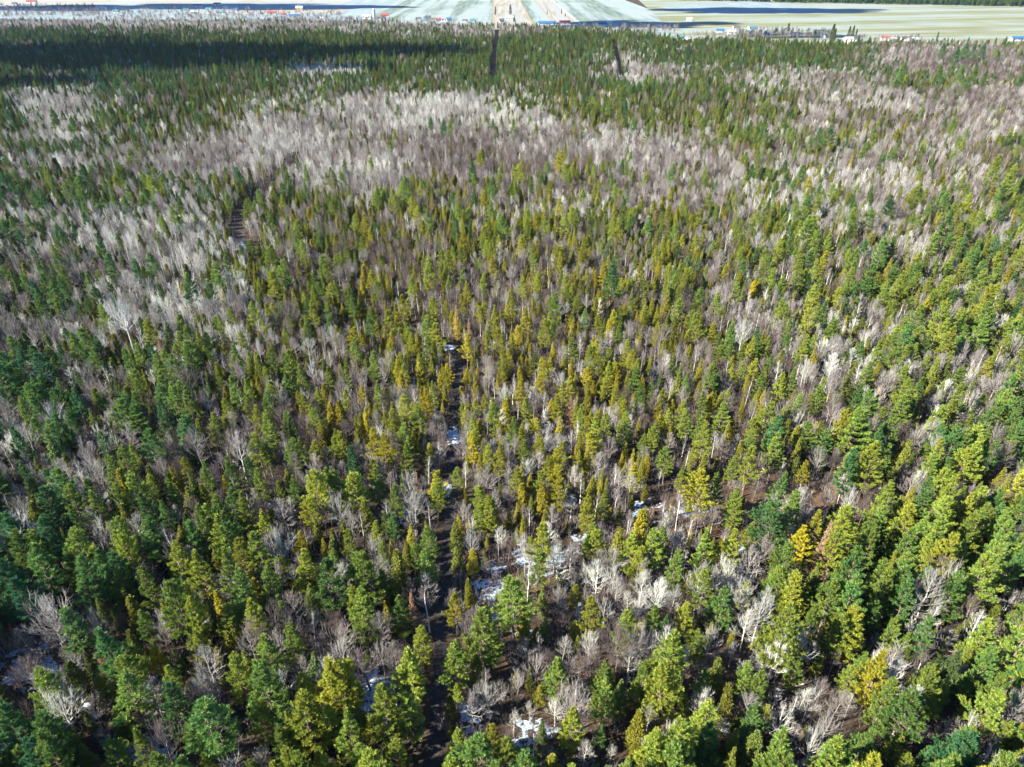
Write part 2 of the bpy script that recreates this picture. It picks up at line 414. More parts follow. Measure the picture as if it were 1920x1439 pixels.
for i, (sp, fm, th, pr) in enumerate(((2.9, 'fan', 1.0, 17), (2.5, 'fan', .9, 15), (2.4, 'spike', 1, 22), (2.9, 'fan', 1.1, 20), (1.9, 'spike', .8, 20), (2.6, 'spike', 1, 24), (2.2, 'fan', .8, 14))):
    t, c = make_bare(500+i, 13, sp, fm, th, pr); add_proto('bare', t, c, M_hbark, M_twig, 13, sp*1.2)
for i, (sp, fm) in enumerate(((1.7, 'spike'), (1.9, 'fan'), (1.5, 'spike'), (1.3, 'spike'))):
    t, c = make_bare(600+i, 14, sp, fm, .75, 15); add_proto('birch', t, c, M_birch, M_twig, 14, sp*1.1)
for i in range(4):
    add_proto('brush', None, make_brush(700+i), None, M_brush, 3, 1.3)

# ------------------------------------------------------------------ where things stand (photo-read layout)
# (crown centre x, crown top y, crown width, tint)  in photo pixels; turned into ground positions below
PINES = """350 976 55 .35;217 1069 55 .5;267 1062 60 .5;443 1009 60 .7;433 979 45 .5;490 959 50 .65;563 999 40 .9;623 1032 40 .5;530 1039 40 .6
20 1089 80 .12;193 1179 85 .3;263 1142 50 .45;310 1129 45 .75;367 1182 55 .65;500 1192 75 .5;433 1232 75 .6;283 1212 45 .95;247 1212 50 .6;310 1252 60 .55
177 1269 50 .6;133 1382 50 .45;477 1315 70 .6;567 1259 65 .65;520 1132 45 .5;550 1086 28 .88;200 1396 70 .45;30 1399 75 .45;0 1315 60 .3;350 1362 35 .6
520 1369 60 .5;610 1322 65 .6;383 1412 50 .6;540 1402 70 .6;467 1425 60 .5;653 992 55 .6;707 979 35 .65;733 965 40 .35;803 992 55 .5;773 1022 40 .5
713 1022 50 .55;660 1102 55 .6;853 1116 55 .8;787 1176 60 .65;887 1032 38 .85;767 1222 85 .6;895 1232 45 .6;853 1286 40 .6;763 1299 80 .55;657 1266 55 .65
690 1356 35 .75;737 1389 70 .6;663 1399 70 .5;857 1369 60 .6;923 1362 55 .75;997 1007 25 .85;967 992 22 .7;983 1072 35 .6;1160 989 40 .75;1247 986 45 .5
1080 1099 40 .7;1023 1162 35 .45;1077 1162 30 .75;1173 1150 45 .5;1203 1169 35 .85;1133 1249 60 .5;1213 1236 60 .5;1133 1282 70 .5;1010 1286 35 .75;1057 1256 30 .6
1190 1279 45 .6;1130 1366 40 .35;1200 1352 35 .3;1253 1155 30 .3;1353 1012 50 .75;1413 982 40 .65;1410 1019 35 .75;1457 1012 40 .65;1460 1066 45 .5
1510 1052 35 .45;1513 1096 50 .6;1507 985 55 .92;1540 959 55 .75;1640 1002 60 .5;1627 966 50 .6;1737 966 60 .5;1707 1039 75 .5;1745 1009 60 .55;1813 1019 60 .5
1877 1016 75 .5;1893 959 65 .45;1713 1092 75 .35;1653 1126 55 .4;1403 1089 45 .65;1310 1182 60 .55;1573 1146 50 .6;1680 1159 60 .5;1710 1189 45 .5
1603 1249 50 .6;1497 1236 55 .5;1403 1242 55 .5;1327 1259 55 .45;1677 1279 80 .5;1747 1299 45 .8;1737 1252 55 .5;1780 1279 40 .4;1867 1219 70 .4;1880 1269 70 .5
1820 1262 45 .45;1827 1369 60 .5;1893 1352 55 .55;1813 1326 32 .5;1443 1322 40 .7;1360 1359 25 .85;1423 1352 40 .6;1307 1376 40 .7;1473 1382 45 .45
1600 1389 45 .4;1640 1409 50 .4;1690 1376 55 .6;1740 1399 45 .3;1780 1396 40 .5;1710 1415 50 .6;1600 1119 35 .4;1623 1226 50 .45
693 577 30 .5;803 483 40 .65;877 530 30 .8;903 513 25 .65;927 480 28 .85;960 543 40 .75;1043 550 45 .5;1150 487 50 .35;1063 517 30 .65;800 593 40 .5;870 627 38 .9
697 660 38 .55;763 657 25 .7;875 693 26 .85;720 770 35 .7;783 760 42 .5;907 737 28 .75;760 833 45 .6;703 870 55 .5;660 840 50 .15;1123 660 35 .65;1047 873 45 .85
913 837 28 .75;1107 930 50 .75;1190 690 38 .45;960 790 25 .75;1080 783 20 .95;1033 673 22 .85;940 680 30 .75;1223 713 25 .5
390 527 38 .4;207 530 27 .4;160 563 30 .45;430 577 30 .6;513 570 28 .7;483 523 25 .65;267 593 30 .35;93 647 35 .4;347 610 45 .5;500 653 38 .5;290 667 45 .5
240 677 22 .5;440 703 50 .45;407 697 30 .5;253 713 38 .55;345 727 50 .5;420 750 42 .65;477 763 42 .7;460 740 35 .6;60 720 30 .6;140 697 30 .4;133 770 35 .5
220 827 22 .8;487 813 30 .6;340 860 35 .7;383 863 32 .4;277 893 45 .65;320 897 45 .45;420 893 30 .85;460 857 40 .3;557 823 30 .6;557 733 25 .8;60 897 30 .5
623 820 35 .6;550 893 45 .45;340 533 22 1.0;1290 490 25 .4;1347 547 32 .55;1467 557 40 .6;1600 503 35 .6;1697 513 45 .6;1533 487 30 .6;1770 530 40 .6
1773 563 55 .6;1863 557 55 .5;1370 647 28 .5;1480 627 30 .4;1523 650 22 .45;1393 683 32 .65;1430 697 38 .5;1447 753 50 .6;1503 740 42 .5;1633 680 42 .5
1730 710 38 .45;1807 720 55 .55;1893 730 45 .5;1857 770 48 .4;1647 830 70 .65;1600 843 45 .6;1747 903 60 .35;1807 913 40 .5;1533 790 25 .9;1513 867 35 .8
1653 727 25 .9;1687 643 45 .5;1793 613 50 .65;1853 590 50 .45;1363 497 22 .8;1313 717 28 .75;1440 630 30 .6
807 220 18 .25;830 227 22 .2;863 223 16 .2;887 303 28 .3;940 313 18 .4;977 327 14 .5;995 340 20 .4;1030 303 22 .4;1263 307 30 .4;760 333 32 .45;810 363 22 .7
847 360 22 .35;887 357 25 .4;920 377 28 .5;930 347 18 .4;1173 370 20 .5;1047 377 15 .6;853 390 22 .4;803 393 28 .5;1020 400 25 .8;1140 303 18 .5;1167 300 22 .3
1437 225 40 .4;1560 235 30 .3;1540 240 25 .3;1690 350 22 .6;1725 340 34 .6;1775 350 30 .4;1515 405 40 .5;1785 395 40 .4;1412 310 25 .3;1875 290 40 .6;1772 78 18 .2;1798 84 24 .2;1815 79 22 .25;1830 82 22 .2;1848 80 20 .2;1765 128 26 .4;1785 120 26 .4;1805 126 22 .4;1830 132 24 .4;1850 134 20 .4;1690 128 22 .4;1700 120 20 .4;1900 310 40 .6"""
SPRUCES = """197 979 25 .6;233 1002 25 .5;113 989 18 .5;283 979 25 .6;310 1022 30 .6;73 1035 40 .5;367 1056 35 .6;397 1029 22 .8;470 1072 28 .7;490 1102 28 .65;410 1155 28 .6
423 1185 35 .6;293 1165 20 .5;347 1145 25 .6;370 1162 25 .6;130 1172 18 .8;403 1212 28 .55;360 1252 22 .6;233 1265 30 .6;87 1292 20 .7;103 1285 18 .6;123 1295 30 .5
53 1242 18 .3;157 1222 30 .4;453 1159 18 .9;243 1375 20 .4;180 1125 35 .5;150 1069 30 .4;13 1022 20 .5;967 1265 18 .8;1047 1275 18 .7;903 1172 18 .0;1007 1175 22 .7
1030 1409 25 .7;1070 1402 22 .6;687 1219 22 .4;933 1112 18 .6;913 1119 18 .6;1017 1109 20 .6;947 975 20 .6;1297 992 18 .85;1793 1122 25 .75;1600 1092 28 .7
1590 1036 35 .93;1663 1086 30 .6;1437 1206 25 .5;1873 1132 32 .4;1790 1182 22 .6;1290 1072 22 .8;1543 1219 30 .6;1377 1179 22 .7;1530 1026 25 .5
1330 740 25 1.0;1590 593 20 1.0;1417 527 22 1.0"""
BARES = """247 965 45 .7;130 1000 45 .5;353 1029 35 .7;393 1079 35 .6;140 1145 20 .8;37 1179 45 .5;527 989 40 .4;133 1230 40 .8;20 1252 35 .6;97 1359 30 .5;490 1275 30 .5
187 1365 45 .5;583 1195 35 .5;600 1190 30 .4;393 1325 70 .5;803 1076 50 .6;1123 1059 60 .95;1100 1062 40 .9;1153 1062 40 .9;1207 1072 55 .9;1230 1092 65 1;1263 1042 35 .8
1220 1029 30 .7;1197 1032 25 .7;993 1132 45 .7;1047 1102 40 .7;893 1139 30 .9;1057 1192 45 .7;1107 1192 50 .8;1257 1182 45 .8;987 1202 45 .6;1043 1312 45 1;963 1336 40 .8
993 1319 35 .8;883 1302 60 .6;1090 1272 35 .8;1097 1396 50 .8;1147 1402 35 .8;1263 1359 60 .8;1220 1326 50 .5;1220 1389 50 .8;940 1276 25 .6;1323 1059 45 .8
1357 1109 40 1;1407 1149 60 1;1480 1159 45 1;1533 1199 30 1;1603 1206 28 .9;1650 1226 40 1;1643 1189 25 .9;1397 1082 35 .7;1560 1109 35 .6;1847 1099 45 .8;1810 1242 35 .8
1513 1289 35 1;1323 1302 55 1;1357 1346 45 .9;1377 1209 35 .7;1460 1292 40 .7;1547 1276 40 .4;1580 1296 60 .4;1560 1342 60 .45;1730 1356 50 .6;1780 1352 35 .7;1497 1359 50 .3
1570 1226 35 .2;1290 1172 25 .9;1900 1159 40 .6;1830 1146 35 .7;1897 1319 40 .5;177 797 38 .9;80 850 28 .9;440 813 65 .6;360 803 60 .4;300 763 40 .4;233 797 55 .4
533 713 30 .8;530 833 30 .6;143 907 35 .9;197 897 15 .9;307 610 25 .9;220 563 60 .9;523 733 40 .4;1397 603 45 .9;1463 677 35 .9;1520 683 40 .8;1567 693 55 .5;1573 630 45 .5
1760 757 32 .95;1690 590 35 .6;1723 800 45 .6;1847 857 35 .9;1813 803 35 .6;1597 917 50 .8;1553 920 30 .6;1357 733 20 .6;1343 813 30 .7;1540 840 40 .6;1650 917 25 .8"""
LARCHES = "770 1112 30 .2;1800 1212 20 .1;878 597 20 .3;853 573 26 1.0;1590 330 12 .2"

PATH_PX = [(800, 1520), (812, 1439), (820, 1300), (828, 1180), (836, 1060), (843, 960), (848, 880), (853, 815), (857, 750), (860, 690), (856, 668), (838, 650), (800, 632), (740, 610), (640, 560), (540, 500), (470, 470), (452, 455), (440, 425), (470, 385), (510, 350), (545, 325), (552, 305)]
PATH = [at(x, y) for x, y in PATH_PX]
def solve(px, py, hw, wpx):
    """crown top pixel, width pixels -> ground position and height; hw = height per crown width"""
    h = 14.0
    for _ in range(8):
        x, y, _z = at(px, py, h); zc = proj(x, y, h)[2]
        h = min(25, max(5, wpx*zc/F*hw))
    gz = float(ground_z(x, y))
    x, y, _z = at(px, py, h+gz)
    return x, y, h, wpx*zc/F/2
TREES = []            # kind, x, y, height, width factor, tint, variant, rotation, hand
def hand(txt, kind, hw):
    for e in txt.replace('\n', ';').split(';'):
        if not e.strip(): continue
        px, py, w, t = [float(v) for v in e.split()]
        x, y, h, r = solve(px, py, hw, w)
        k = kind
        if kind == 'spruce' and R.random() < 0.4: k = 'cedar'
        if kind == 'bare' and t > 0.85 and w < 40: k = 'birch' if R.random() < .5 else 'bare'
        P = PROTO[k]; v = R.randrange(len(P))
        wf = r/P[v]['r']/(h/P[v]['h'])/(1.2 if k == 'pine' else 1.1)
        if y < 300:
            pxx = float(np.interp(y, [p[1] for p in PATH[:12]], [p[0] for p in PATH[:12]])); need = 1.0+r*.62
            if abs(x-pxx) < need: x = pxx+math.copysign(need, x-pxx)
        TREES.append([k, x, y, h, min(1.5, max(0.5, wf)), t, v, R.random()*6.283, True])
hand(PINES, 'pine', 2.15); hand(SPRUCES, 'spruce', 2.6); hand(BARES, 'bare', 1.9); hand(LARCHES, 'larch', 3.2)

FARCUTS = [[at(x, y) for x, y in [(924, 165), (926, 120), (931, 75), (932, 56)]], [at(x, y) for x, y in [(1168, 160), (1158, 120), (1152, 85)]]]
def seg_dist(px, py, pl):
    best = np.full(np.shape(px), 1e9)
    for a, b in zip(pl[:-1], pl[1:]):
        ax, ay = a[0], a[1]; dx, dy = b[0]-ax, b[1]-ay
        t = np.clip(((px-ax)*dx+(py-ay)*dy)/(dx*dx+dy*dy), 0, 1)
        best = np.minimum(best, np.hypot(px-ax-t*dx, py-ay-t*dy))
    return best
# x, y, rx, ry, bareness, tint of the bare trees, birch share
BLOBS = [(700,215,130,40,1,.75,.5),(860,200,110,26,1,.95,.6),(1020,238,100,24,1,.95,.5),(1140,262,130,22,1,.85,.4),(560,240,120,45,.95,.55,.3),(430,290,200,45,.95,.65,.3),
 (660,300,150,60,.97,.75,.5),(690,330,60,28,1,1.0,.8),(520,280,60,40,1,.9,.7),(900,270,260,40,.97,.30,.1),(1200,290,240,40,.98,.33,.1),(1330,305,110,28,1,.50,.3),(930,320,180,40,.75,.35,.3),(1250,340,160,30,.8,.35,.2),
 (115,200,80,26,1,.9,.5),(90,248,110,14,.9,.8,.3),(90,300,110,14,.85,.7,.3),(320,450,120,60,.84,.80,.5),(140,410,160,28,.75,.65,.4),(330,540,130,35,.8,.6,.3),
 (220,580,110,60,.8,.85,.5),(60,470,90,60,.6,.6,.3),(80,600,100,40,.65,.6,.3),(90,870,130,90,.65,.75,.4),(400,840,110,60,.75,.45,.2),(280,800,100,60,.65,.4,.2),
 (1640,340,190,60,.92,.75,.7),(1560,300,110,30,.9,.7,.5),(1510,150,130,22,.95,.65,.1),(1650,185,150,28,.95,.6,.1),(1800,110,170,36,1.15,.35,.05),(1850,205,130,50,1.1,.35,.1),
 (1740,250,160,45,.75,.55,.3),(1600,230,100,35,.8,.6,.2),(1850,330,100,50,.6,.45,.4),(1840,430,110,50,.6,.5,.4),(1680,410,130,40,.75,.6,.5),(1550,440,150,40,.65,.5,.4),(1330,450,120,60,.5,.35,.3),
 (1395,590,50,45,.8,.7,.4),(1350,560,60,60,.7,.45,.3),(1560,700,70,70,.85,.6,.2),(1430,610,60,30,.7,.8,.3),(1470,920,110,55,.8,.4,.1),(1200,900,110,70,.65,.5,.6),(1180,850,90,60,.55,.4,.5),
 (1170,1080,120,45,.75,.85,.1),(1410,1170,100,60,.7,.95,.1),(1600,1330,120,90,.6,.45,.2),(1440,1300,160,120,.45,.7,.2),(770,1110,60,75,.8,.4,.2),(640,1200,110,50,.75,.45,.2),(430,1380,90,60,.8,.45,.1),
 (1000,1330,110,120,.75,.75,.4),(60,1230,70,70,.8,.6,.1),(1040,1190,90,60,.7,.6,.1),(1250,1200,60,100,.6,.6,.1),(300,40,700,14,.9,.65,.1),(850,55,250,8,.7,.6,.1),(1175,125,40,30,.8,.7,.3),(600,130,70,12,.8,.8,.3),(1230,135,80,22,.7,.6,.3),(1110,600,80,80,.5,.35,.5),(950,620,120,60,.35,.35,.5),(560,400,60,40,.35,.5,.2),(1000,480,250,60,.4,.3,.3),(700,620,120,60,.4,.35,.3),(1360,700,60,120,.5,.35,.3),(1780,1160,70,60,.6,.5,.2),(1520,780,60,60,.7,.6,.3),(1740,480,60,50,.6,.6,.4),(1880,1180,60,60,.6,.5,.2),(550,620,60,60,.55,.35,.2),(520,760,40,80,.6,.4,.2)]
CLEAR = [(457,478,16,14),(547,325,14,18),(506,362,24,18),(450,415,15,24),(1480,930,60,30),(1420,960,50,20),(60,1260,70,55),(40,1390,60,40),(285,1420,60,35),(930,1120,60,75),(1010,1050,80,40),(700,1310,28,55),(1380,1070,40,45),(1500,945,55,30),(1560,1025,50,22),(850,1265,40,22),(1520,1270,40,30),(1000,1370,60,55),(845,1290,35,30),(1350,950,60,30),(1430,1205,60,25),(880,1330,30,40),(700,1255,30,25),(850,830,12,18),(838,922,10,18),(1170,1010,50,25),(1265,950,60,30),(1465,1085,30,25),(990,1180,45,30)]
def edge_y(px): return np.interp(px, [-400, 0, 150, 300, 450, 600, 800, 950, 1100, 1200, 1280, 1400, 1500, 1600, 1700, 1920, 2300], [20, 24, 28, 31, 36, 46, 54, 55, 62, 70, 84, 84, 88, 92, 88, 94, 100])

# jittered candidates over the wood
cand = []
for (y0, y1, sp) in ((25, 170, 3.3), (170, 420, 3.3), (420, 800, 4.0), (800, 1500, 4.8)):
    ys = np.arange(y0, y1, sp)
    for y in ys:
        half = 0.80*(y*cP+HC*sP)+45
        xs = np.arange(-half-25, half, sp)
        cand.append(np.stack([xs+rng.uniform(-.48, .48, len(xs))*sp, y+rng.uniform(-.48, .48, len(xs))*sp], 1))
cand = np.concatenate(cand)
cx, cy = cand[:, 0], cand[:, 1]
gz = ground_z(cx, cy)
bx, by, bz = proj(cx, cy, gz)                        # base pixel
mx, my, mz = proj(cx, cy, gz+9.0)                    # crown pixel
keep = by > edge_y(bx)
pd = seg_dist(cx, cy, PATH); keep &= pd > np.where(cy > 300, 5.5, 1.6+0.6*vnoise(cx/9, cy/9, 41))
for c in FARCUTS: keep &= seg_dist(cx, cy, c) > 4.2
cl = np.zeros(len(cx))
for x, y, rx, ry in CLEAR: cl = np.maximum(cl, np.exp(-(((bx-x)/rx)**2+((by-y)/ry)**2)**2))
keep &= rng.random(len(cx)) > cl*0.93
# keep away from hand-placed trees
hp = np.array([[t[1], t[2], PROTO[t[0]][t[6]]['r']*t[3]/PROTO[t[0]][t[6]]['h']*t[4]] for t in TREES])
grid = {}
for i, (x, y, r) in enumerate(hp): grid.setdefault((int(x//10), int(y//10)), []).append(i)
for i in np.nonzero(keep & (cy < 760))[0]:
    gx, gy = int(cx[i]//10), int(cy[i]//10)
    for a in (-1, 0, 1):
        for b in (-1, 0, 1):
            for j in grid.get((gx+a, gy+b), ()):
                if (hp[j, 0]-cx[i])**2+(hp[j, 1]-cy[i])**2 < (hp[j, 2]*0.85+0.7)**2: keep[i] = False
cx, cy, gz, bx, by, mx, my = [v[keep] for v in (cx, cy, gz, bx, by, mx, my)]
n = len(cx)
bare = np.full(n, 0.0); btint = np.zeros(n); bshare = np.zeros(n); wsum = np.full(n, 1e-6)
nz = vnoise(cx/22, cy/22, 3)*0.6+vnoise(cx/9, cy/9, 5)*0.4
wx_ = mx+(vnoise(cx/60, cy/60, 51)-.5)*110*np.clip(my/500, .4, 1.2)+(vnoise(cx/14, cy/14, 52)-.5)*50; wy_ = my+(vnoise(cx/60, cy/60, 53)-.5)*60*np.clip(my/400, .3, 1.2)+(vnoise(cx/18, cy/18, 54)-.5)*26*np.clip(my/400, .3, 1.2)
tn_ = vnoise(cx/40, cy/40, 61)+0.5*vnoise(cx/13, cy/13, 62)-.75
for x, y, rx, ry, b, t, s_ in BLOBS:
    if x > 1400 and y < 460: b *= .84; t *= .85
    q = ((wx_-x)/rx)**2+((wy_-y)/ry)**2
    w = np.exp(-q**1.6*0.6)
    bare = np.maximum(bare, b*w)
    w = w+1e-9; wsum += w; btint += w*t; bshare += w*s_
btint = np.where(bare > 0.05, btint/wsum, 0.45); bshare = np.where(bare > 0.05, bshare/wsum, 0.3)
base_b = np.interp(my, [100, 180, 400, 700, 1000, 1300], [.10, .30, .41, .42, .38, .38]) + (nz-0.5)*0.75
base_b = base_b-0.07+0.19*np.exp(-((mx-960)/420)**2-((my-700)/330)**2)
pb = np.clip(np.maximum(base_b, bare*1.0+(nz-0.5)*0.45), 0.03, 0.95)
pp_pine = np.interp(my, [60, 170, 300, 480, 700, 950, 1300], [.06, .10, .16, .26, .34, .45, .55])
rightness = np.clip((mx-1300)/500, 0, 1)*np.clip((my-300)/200, 0, 1)
pp_pine = np.clip(pp_pine+0.2*rightness+(vnoise(cx/30, cy/30, 9)-.5)*0.3, 0.03, .8)
centre = np.exp(-((mx-960)/420)**2-((my-700)/330)**2)  # in the tints below, paints a warm-lit middle into the tree colours
left = np.clip((520-mx)/500, 0, 1)  # teal shift: blue shade on this side painted into the needle colour
farz = np.clip((230-my)/90, 0, 1)  # darker needle tint standing in for shade among the far conifers
for i in range(n):
    if R.random() < pb[i]:
        k = 'birch' if R.random() < bshare[i] else 'bare'
        h = R.gauss(11.5, 1.5) if my[i] > 500 else R.gauss(11.5, 1.1)
        if my[i] > 1000: h = R.gauss(13, 2.2)
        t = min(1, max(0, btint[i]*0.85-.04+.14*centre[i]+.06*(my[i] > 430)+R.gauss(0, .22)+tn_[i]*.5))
        wf = R.uniform(.8, 1.15)
        if 0.3 < bare[i] and my[i] < 420 and R.random() < .5: k = 'bare'
        h = max(4.0, h*R.uniform(.65, 1.0)*(1-.25*centre[i])); wf *= 1.12
    elif R.random() < pp_pine[i]:
        k = 'pine'; h = R.gauss(np.interp(my[i], [60, 300, 700, 1200], [12.5, 12.5, 13.2, 16.5]), 2.4)*(1-.22*centre[i]); wf = R.uniform(.85, 1.2)
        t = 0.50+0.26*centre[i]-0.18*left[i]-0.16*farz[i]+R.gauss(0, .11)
        h = min(24, max(6, h))
    else:
        k = 'cedar' if R.random() < .45 else 'spruce'
        h = R.gauss(np.interp(my[i], [60, 300, 1200], [10.5, 9, 9.5]), 2.2)*(1-.22*centre[i])*(1 if R.random() < .65 else .6); wf = R.uniform(.95, 1.35)
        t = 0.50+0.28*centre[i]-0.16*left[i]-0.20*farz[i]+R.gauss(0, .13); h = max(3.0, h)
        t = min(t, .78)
    if R.random() < 0.004 and my[i] > 250: k = 'larch'; t = R.random()*.5
    if k == 'pine' and my[i] > 430:                 # big crowns need room
        if R.random() < 0.22: k = 'spruce'; h *= .6
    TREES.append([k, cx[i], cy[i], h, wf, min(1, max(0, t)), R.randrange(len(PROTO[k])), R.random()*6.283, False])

# ------------------------------------------------------------------ landmarks for labels
MARKS = [(70, 1250, "snow patch in the lower left corner"), (285, 1400, "snow patch at the bottom edge, left"), (700, 1300, "blue snow strip left of the lower track"),
 (1000, 1040, "snowy clearing right of the track"), (770, 1140, "tan larch beside the track"), (283, 1240, "golden pine at lower left"), (853, 818, "snow pool on the track"),
 (1500, 940, "orange bare clearing on the right"), (1560, 1020, "snow strip below the orange ground"), (1380, 1060, "blue snow gap on the right"), (1330, 765, "golden conifer on the right"),
 (340, 550, "golden conifer on the left"), (1590, 610, "yellow spire on the far right"), (177, 825, "forked white tree on the left"), (842, 655, "bend of the track"),
 (1230, 1120, "brightest white bare crown"), (1650, 1260, "white bare tree at lower right"), (850, 1265, "brown leafy gap beside the track"), (1000, 1380, "snowy bare grove at bottom centre"),
 (0, 1060, "left edge at the teal pine"), (1920, 1180, "right edge at the dark gap"), (1750, 1439, "bottom edge on the right"), (500, 1439, "bottom edge left of centre"), (1920, 760, "right edge at mid height"), (0, 760, "left edge at mid height"),
 (660, 860, "teal pine left of the track"), (1047, 900, "big yellow pine right of the track"), (440, 840, "lilac bare crowns on the left"), (1397, 625, "white bare cluster on the right"), (1150, 510, "broad dark pine above centre")]
ORD = ["nearest", "second nearest", "third nearest", "fourth nearest", "fifth nearest", "sixth nearest", "seventh nearest", "eighth nearest", "ninth nearest", "tenth nearest"]
def ordw(i):
    if i < 10: return ORD[i]
    n_ = i+1; s_ = 'th' if 10 <= n_ % 100 <= 20 else {1: 'st', 2: 'nd', 3: 'rd'}.get(n_ % 10, 'th')
    return '%d%s nearest' % (n_, s_)
TW = {'pine': [(.22, 'teal'), (.42, 'blue-green'), (.56, 'green'), (.72, 'yellow-green'), (.88, 'yellowish'), (2, 'golden')],
      'spruce': [(.35, 'dark green'), (.52, 'green'), (.7, 'olive'), (.9, 'yellow-olive'), (2, 'golden')],
      'bare': [(.3, 'brownish'), (.5, 'grey'), (.75, 'pale-grey'), (2, 'white')],
      'birch': [(.5, 'greyish'), (.75, 'pale'), (2, 'white')], 'larch': [(.6, 'tan'), (2, 'yellow')]}
TW['cedar'] = TW['spruce']
KN = {'pine': ('pine_tree', 'pine tree', 'pine', 'plumed pines of the mixed wood'), 'spruce': ('spruce_tree', 'spruce tree', 'pointed spruce', 'pointed spruces of the mixed wood'),
      'cedar': ('cedar_tree', 'cedar tree', 'spindle cedar', 'dense spindle cedars of the mixed wood'), 'bare': ('bare_tree', 'bare tree', 'bare tree', 'leafless broadleaf trees of the wood'),
      'birch': ('birch_tree', 'birch tree', 'bare birch', 'slim leafless birches of the wood'), 'larch': ('larch_tree', 'larch tree', 'feathery larch', 'leafless larches of the wood')}
HS = {'pine': (15, 20), 'spruce': (8, 12), 'cedar': (8, 12), 'bare': (10, 14), 'birch': (10, 14), 'larch': (9, 13)}
def word(lst, t):
    for a, w in lst:
        if t < a: return w

def far_wood(kind, pts, name, label, cat):
    """one stuff object: instances of the stock trees on its vertices"""
    me = bpy.data.meshes.new(name); P = np.array([[p[0], p[1], p[2]] for p in pts], np.float32)
    me.vertices.add(len(P)); me.vertices.foreach_set('co', P.ravel())
    def attr(nm, ty, arr, key='value'):
        a = me.attributes.new(nm, ty, 'POINT'); a.data.foreach_set(key, np.asarray(arr).ravel())
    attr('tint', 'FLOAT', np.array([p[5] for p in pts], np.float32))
    attr('pick', 'INT', np.array([p[6] for p in pts], np.int32))
    attr('turn', 'FLOAT_VECTOR', np.array([[p[8], p[9], p[7]] for p in pts], np.float32), 'vector')
    attr('size', 'FLOAT_VECTOR', np.array([[p[3]*p[4], p[3]*p[4], p[3]] for p in pts], np.float32), 'vector')
    o = bpy.data.objects.new(name, me); C.objects.link(o)
    g = bpy.data.node_groups.new(name+'_nodes', 'GeometryNodeTree')
    g.interface.new_socket('Geometry', in_out='INPUT', socket_type='NodeSocketGeometry')
    g.interface.new_socket('Geometry', in_out='OUTPUT', socket_type='NodeSocketGeometry')
    gi = g.nodes.new('NodeGroupInput'); go = g.nodes.new('NodeGroupOutput')
    ci = g.nodes.new('GeometryNodeCollectionInfo'); ci.inputs['Collection'].default_value = PCOL[kind]
    ci.inputs['Separate Children'].default_value = True; ci.inputs['Reset Children'].default_value = True
    ip = g.nodes.new('GeometryNodeInstanceOnPoints'); ip.inputs['Pick Instance'].default_value = True
    def na(nm, ty):
        a = g.nodes.new('GeometryNodeInputNamedAttribute'); a.data_type = ty; a.inputs['Name'].default_value = nm; return a.outputs[0]
    L = g.links.new
    L(gi.outputs[0], ip.inputs['Points']); L(ci.outputs[0], ip.inputs['Instance']); L(na('pick', 'INT'), ip.inputs['Instance Index'])
    er = g.nodes.new('FunctionNodeEulerToRotation'); L(na('turn', 'FLOAT_VECTOR'), er.inputs[0]); L(er.outputs[0], ip.inputs['Rotation'])
    L(na('size', 'FLOAT_VECTOR'), ip.inputs['Scale']); L(ip.outputs[0], go.inputs[0])
    md = o.modifiers.new('scatter', 'NODES'); md.node_group = g
    tag(o, label, cat, kind='stuff')
    return o

kinds = {}
for t in TREES: kinds.setdefault(t[0], []).append(t)
NIND = {'pine': 300, 'spruce': 300, 'cedar': 300, 'bare': 300, 'birch': 300, 'larch': 300}
INDIV = []
for k, lst in kinds.items():
    rows = []
    for t in lst:
        g = float(ground_z(t[1], t[2])); P = PROTO[k][t[6]]
        X, Y, Z = proj(t[1], t[2], g+t[3]*0.62)
        vis = -15 < X < 1935 and -10 < Y < 1470
        rows.append((-(t[3]*t[3]*0.5*t[4]/Z/Z) if vis else 1.0, t, X, Y, g))
    rows.sort(key=lambda r: r[0])
    nvis = sum(1 for r in rows if r[0] < 0); ni = min(NIND[k], nvis)
    ind, rest = rows[:ni], rows[ni:]
    for r in ind: INDIV.append((k, r))
    if rest:
        pts = []
        for _, t, X, Y, g in rest:
            P = PROTO[k][t[6]]; s_ = t[3]/P['h']
            pts.append((t[1], t[2], g, s_, t[4], t[5], t[6], t[7], R.gauss(0, .03), R.gauss(0, .03)))
        nm = {'pine': ('pine_forest', 'mass of plumed green pines spreading back through the forest'), 'spruce': ('spruce_forest', 'mass of small pointed spruces filling the forest to the fields'),
              'cedar': ('cedar_forest', 'mass of dense olive spindle cedars filling the forest'), 'bare': ('bare_forest', 'mass of leafless grey and lilac broadleaf crowns in the forest'),
              'birch': ('birch_forest', 'mass of slim pale leafless birches in the forest'), 'larch': ('larch_forest', 'scattered tan leafless larches among the far forest')}[k]
        far_wood(k, pts, nm[0], nm[1], 'forest')
print('individual trees', len(INDIV), 'all', len(TREES), {k: len(v) for k, v in kinds.items()})
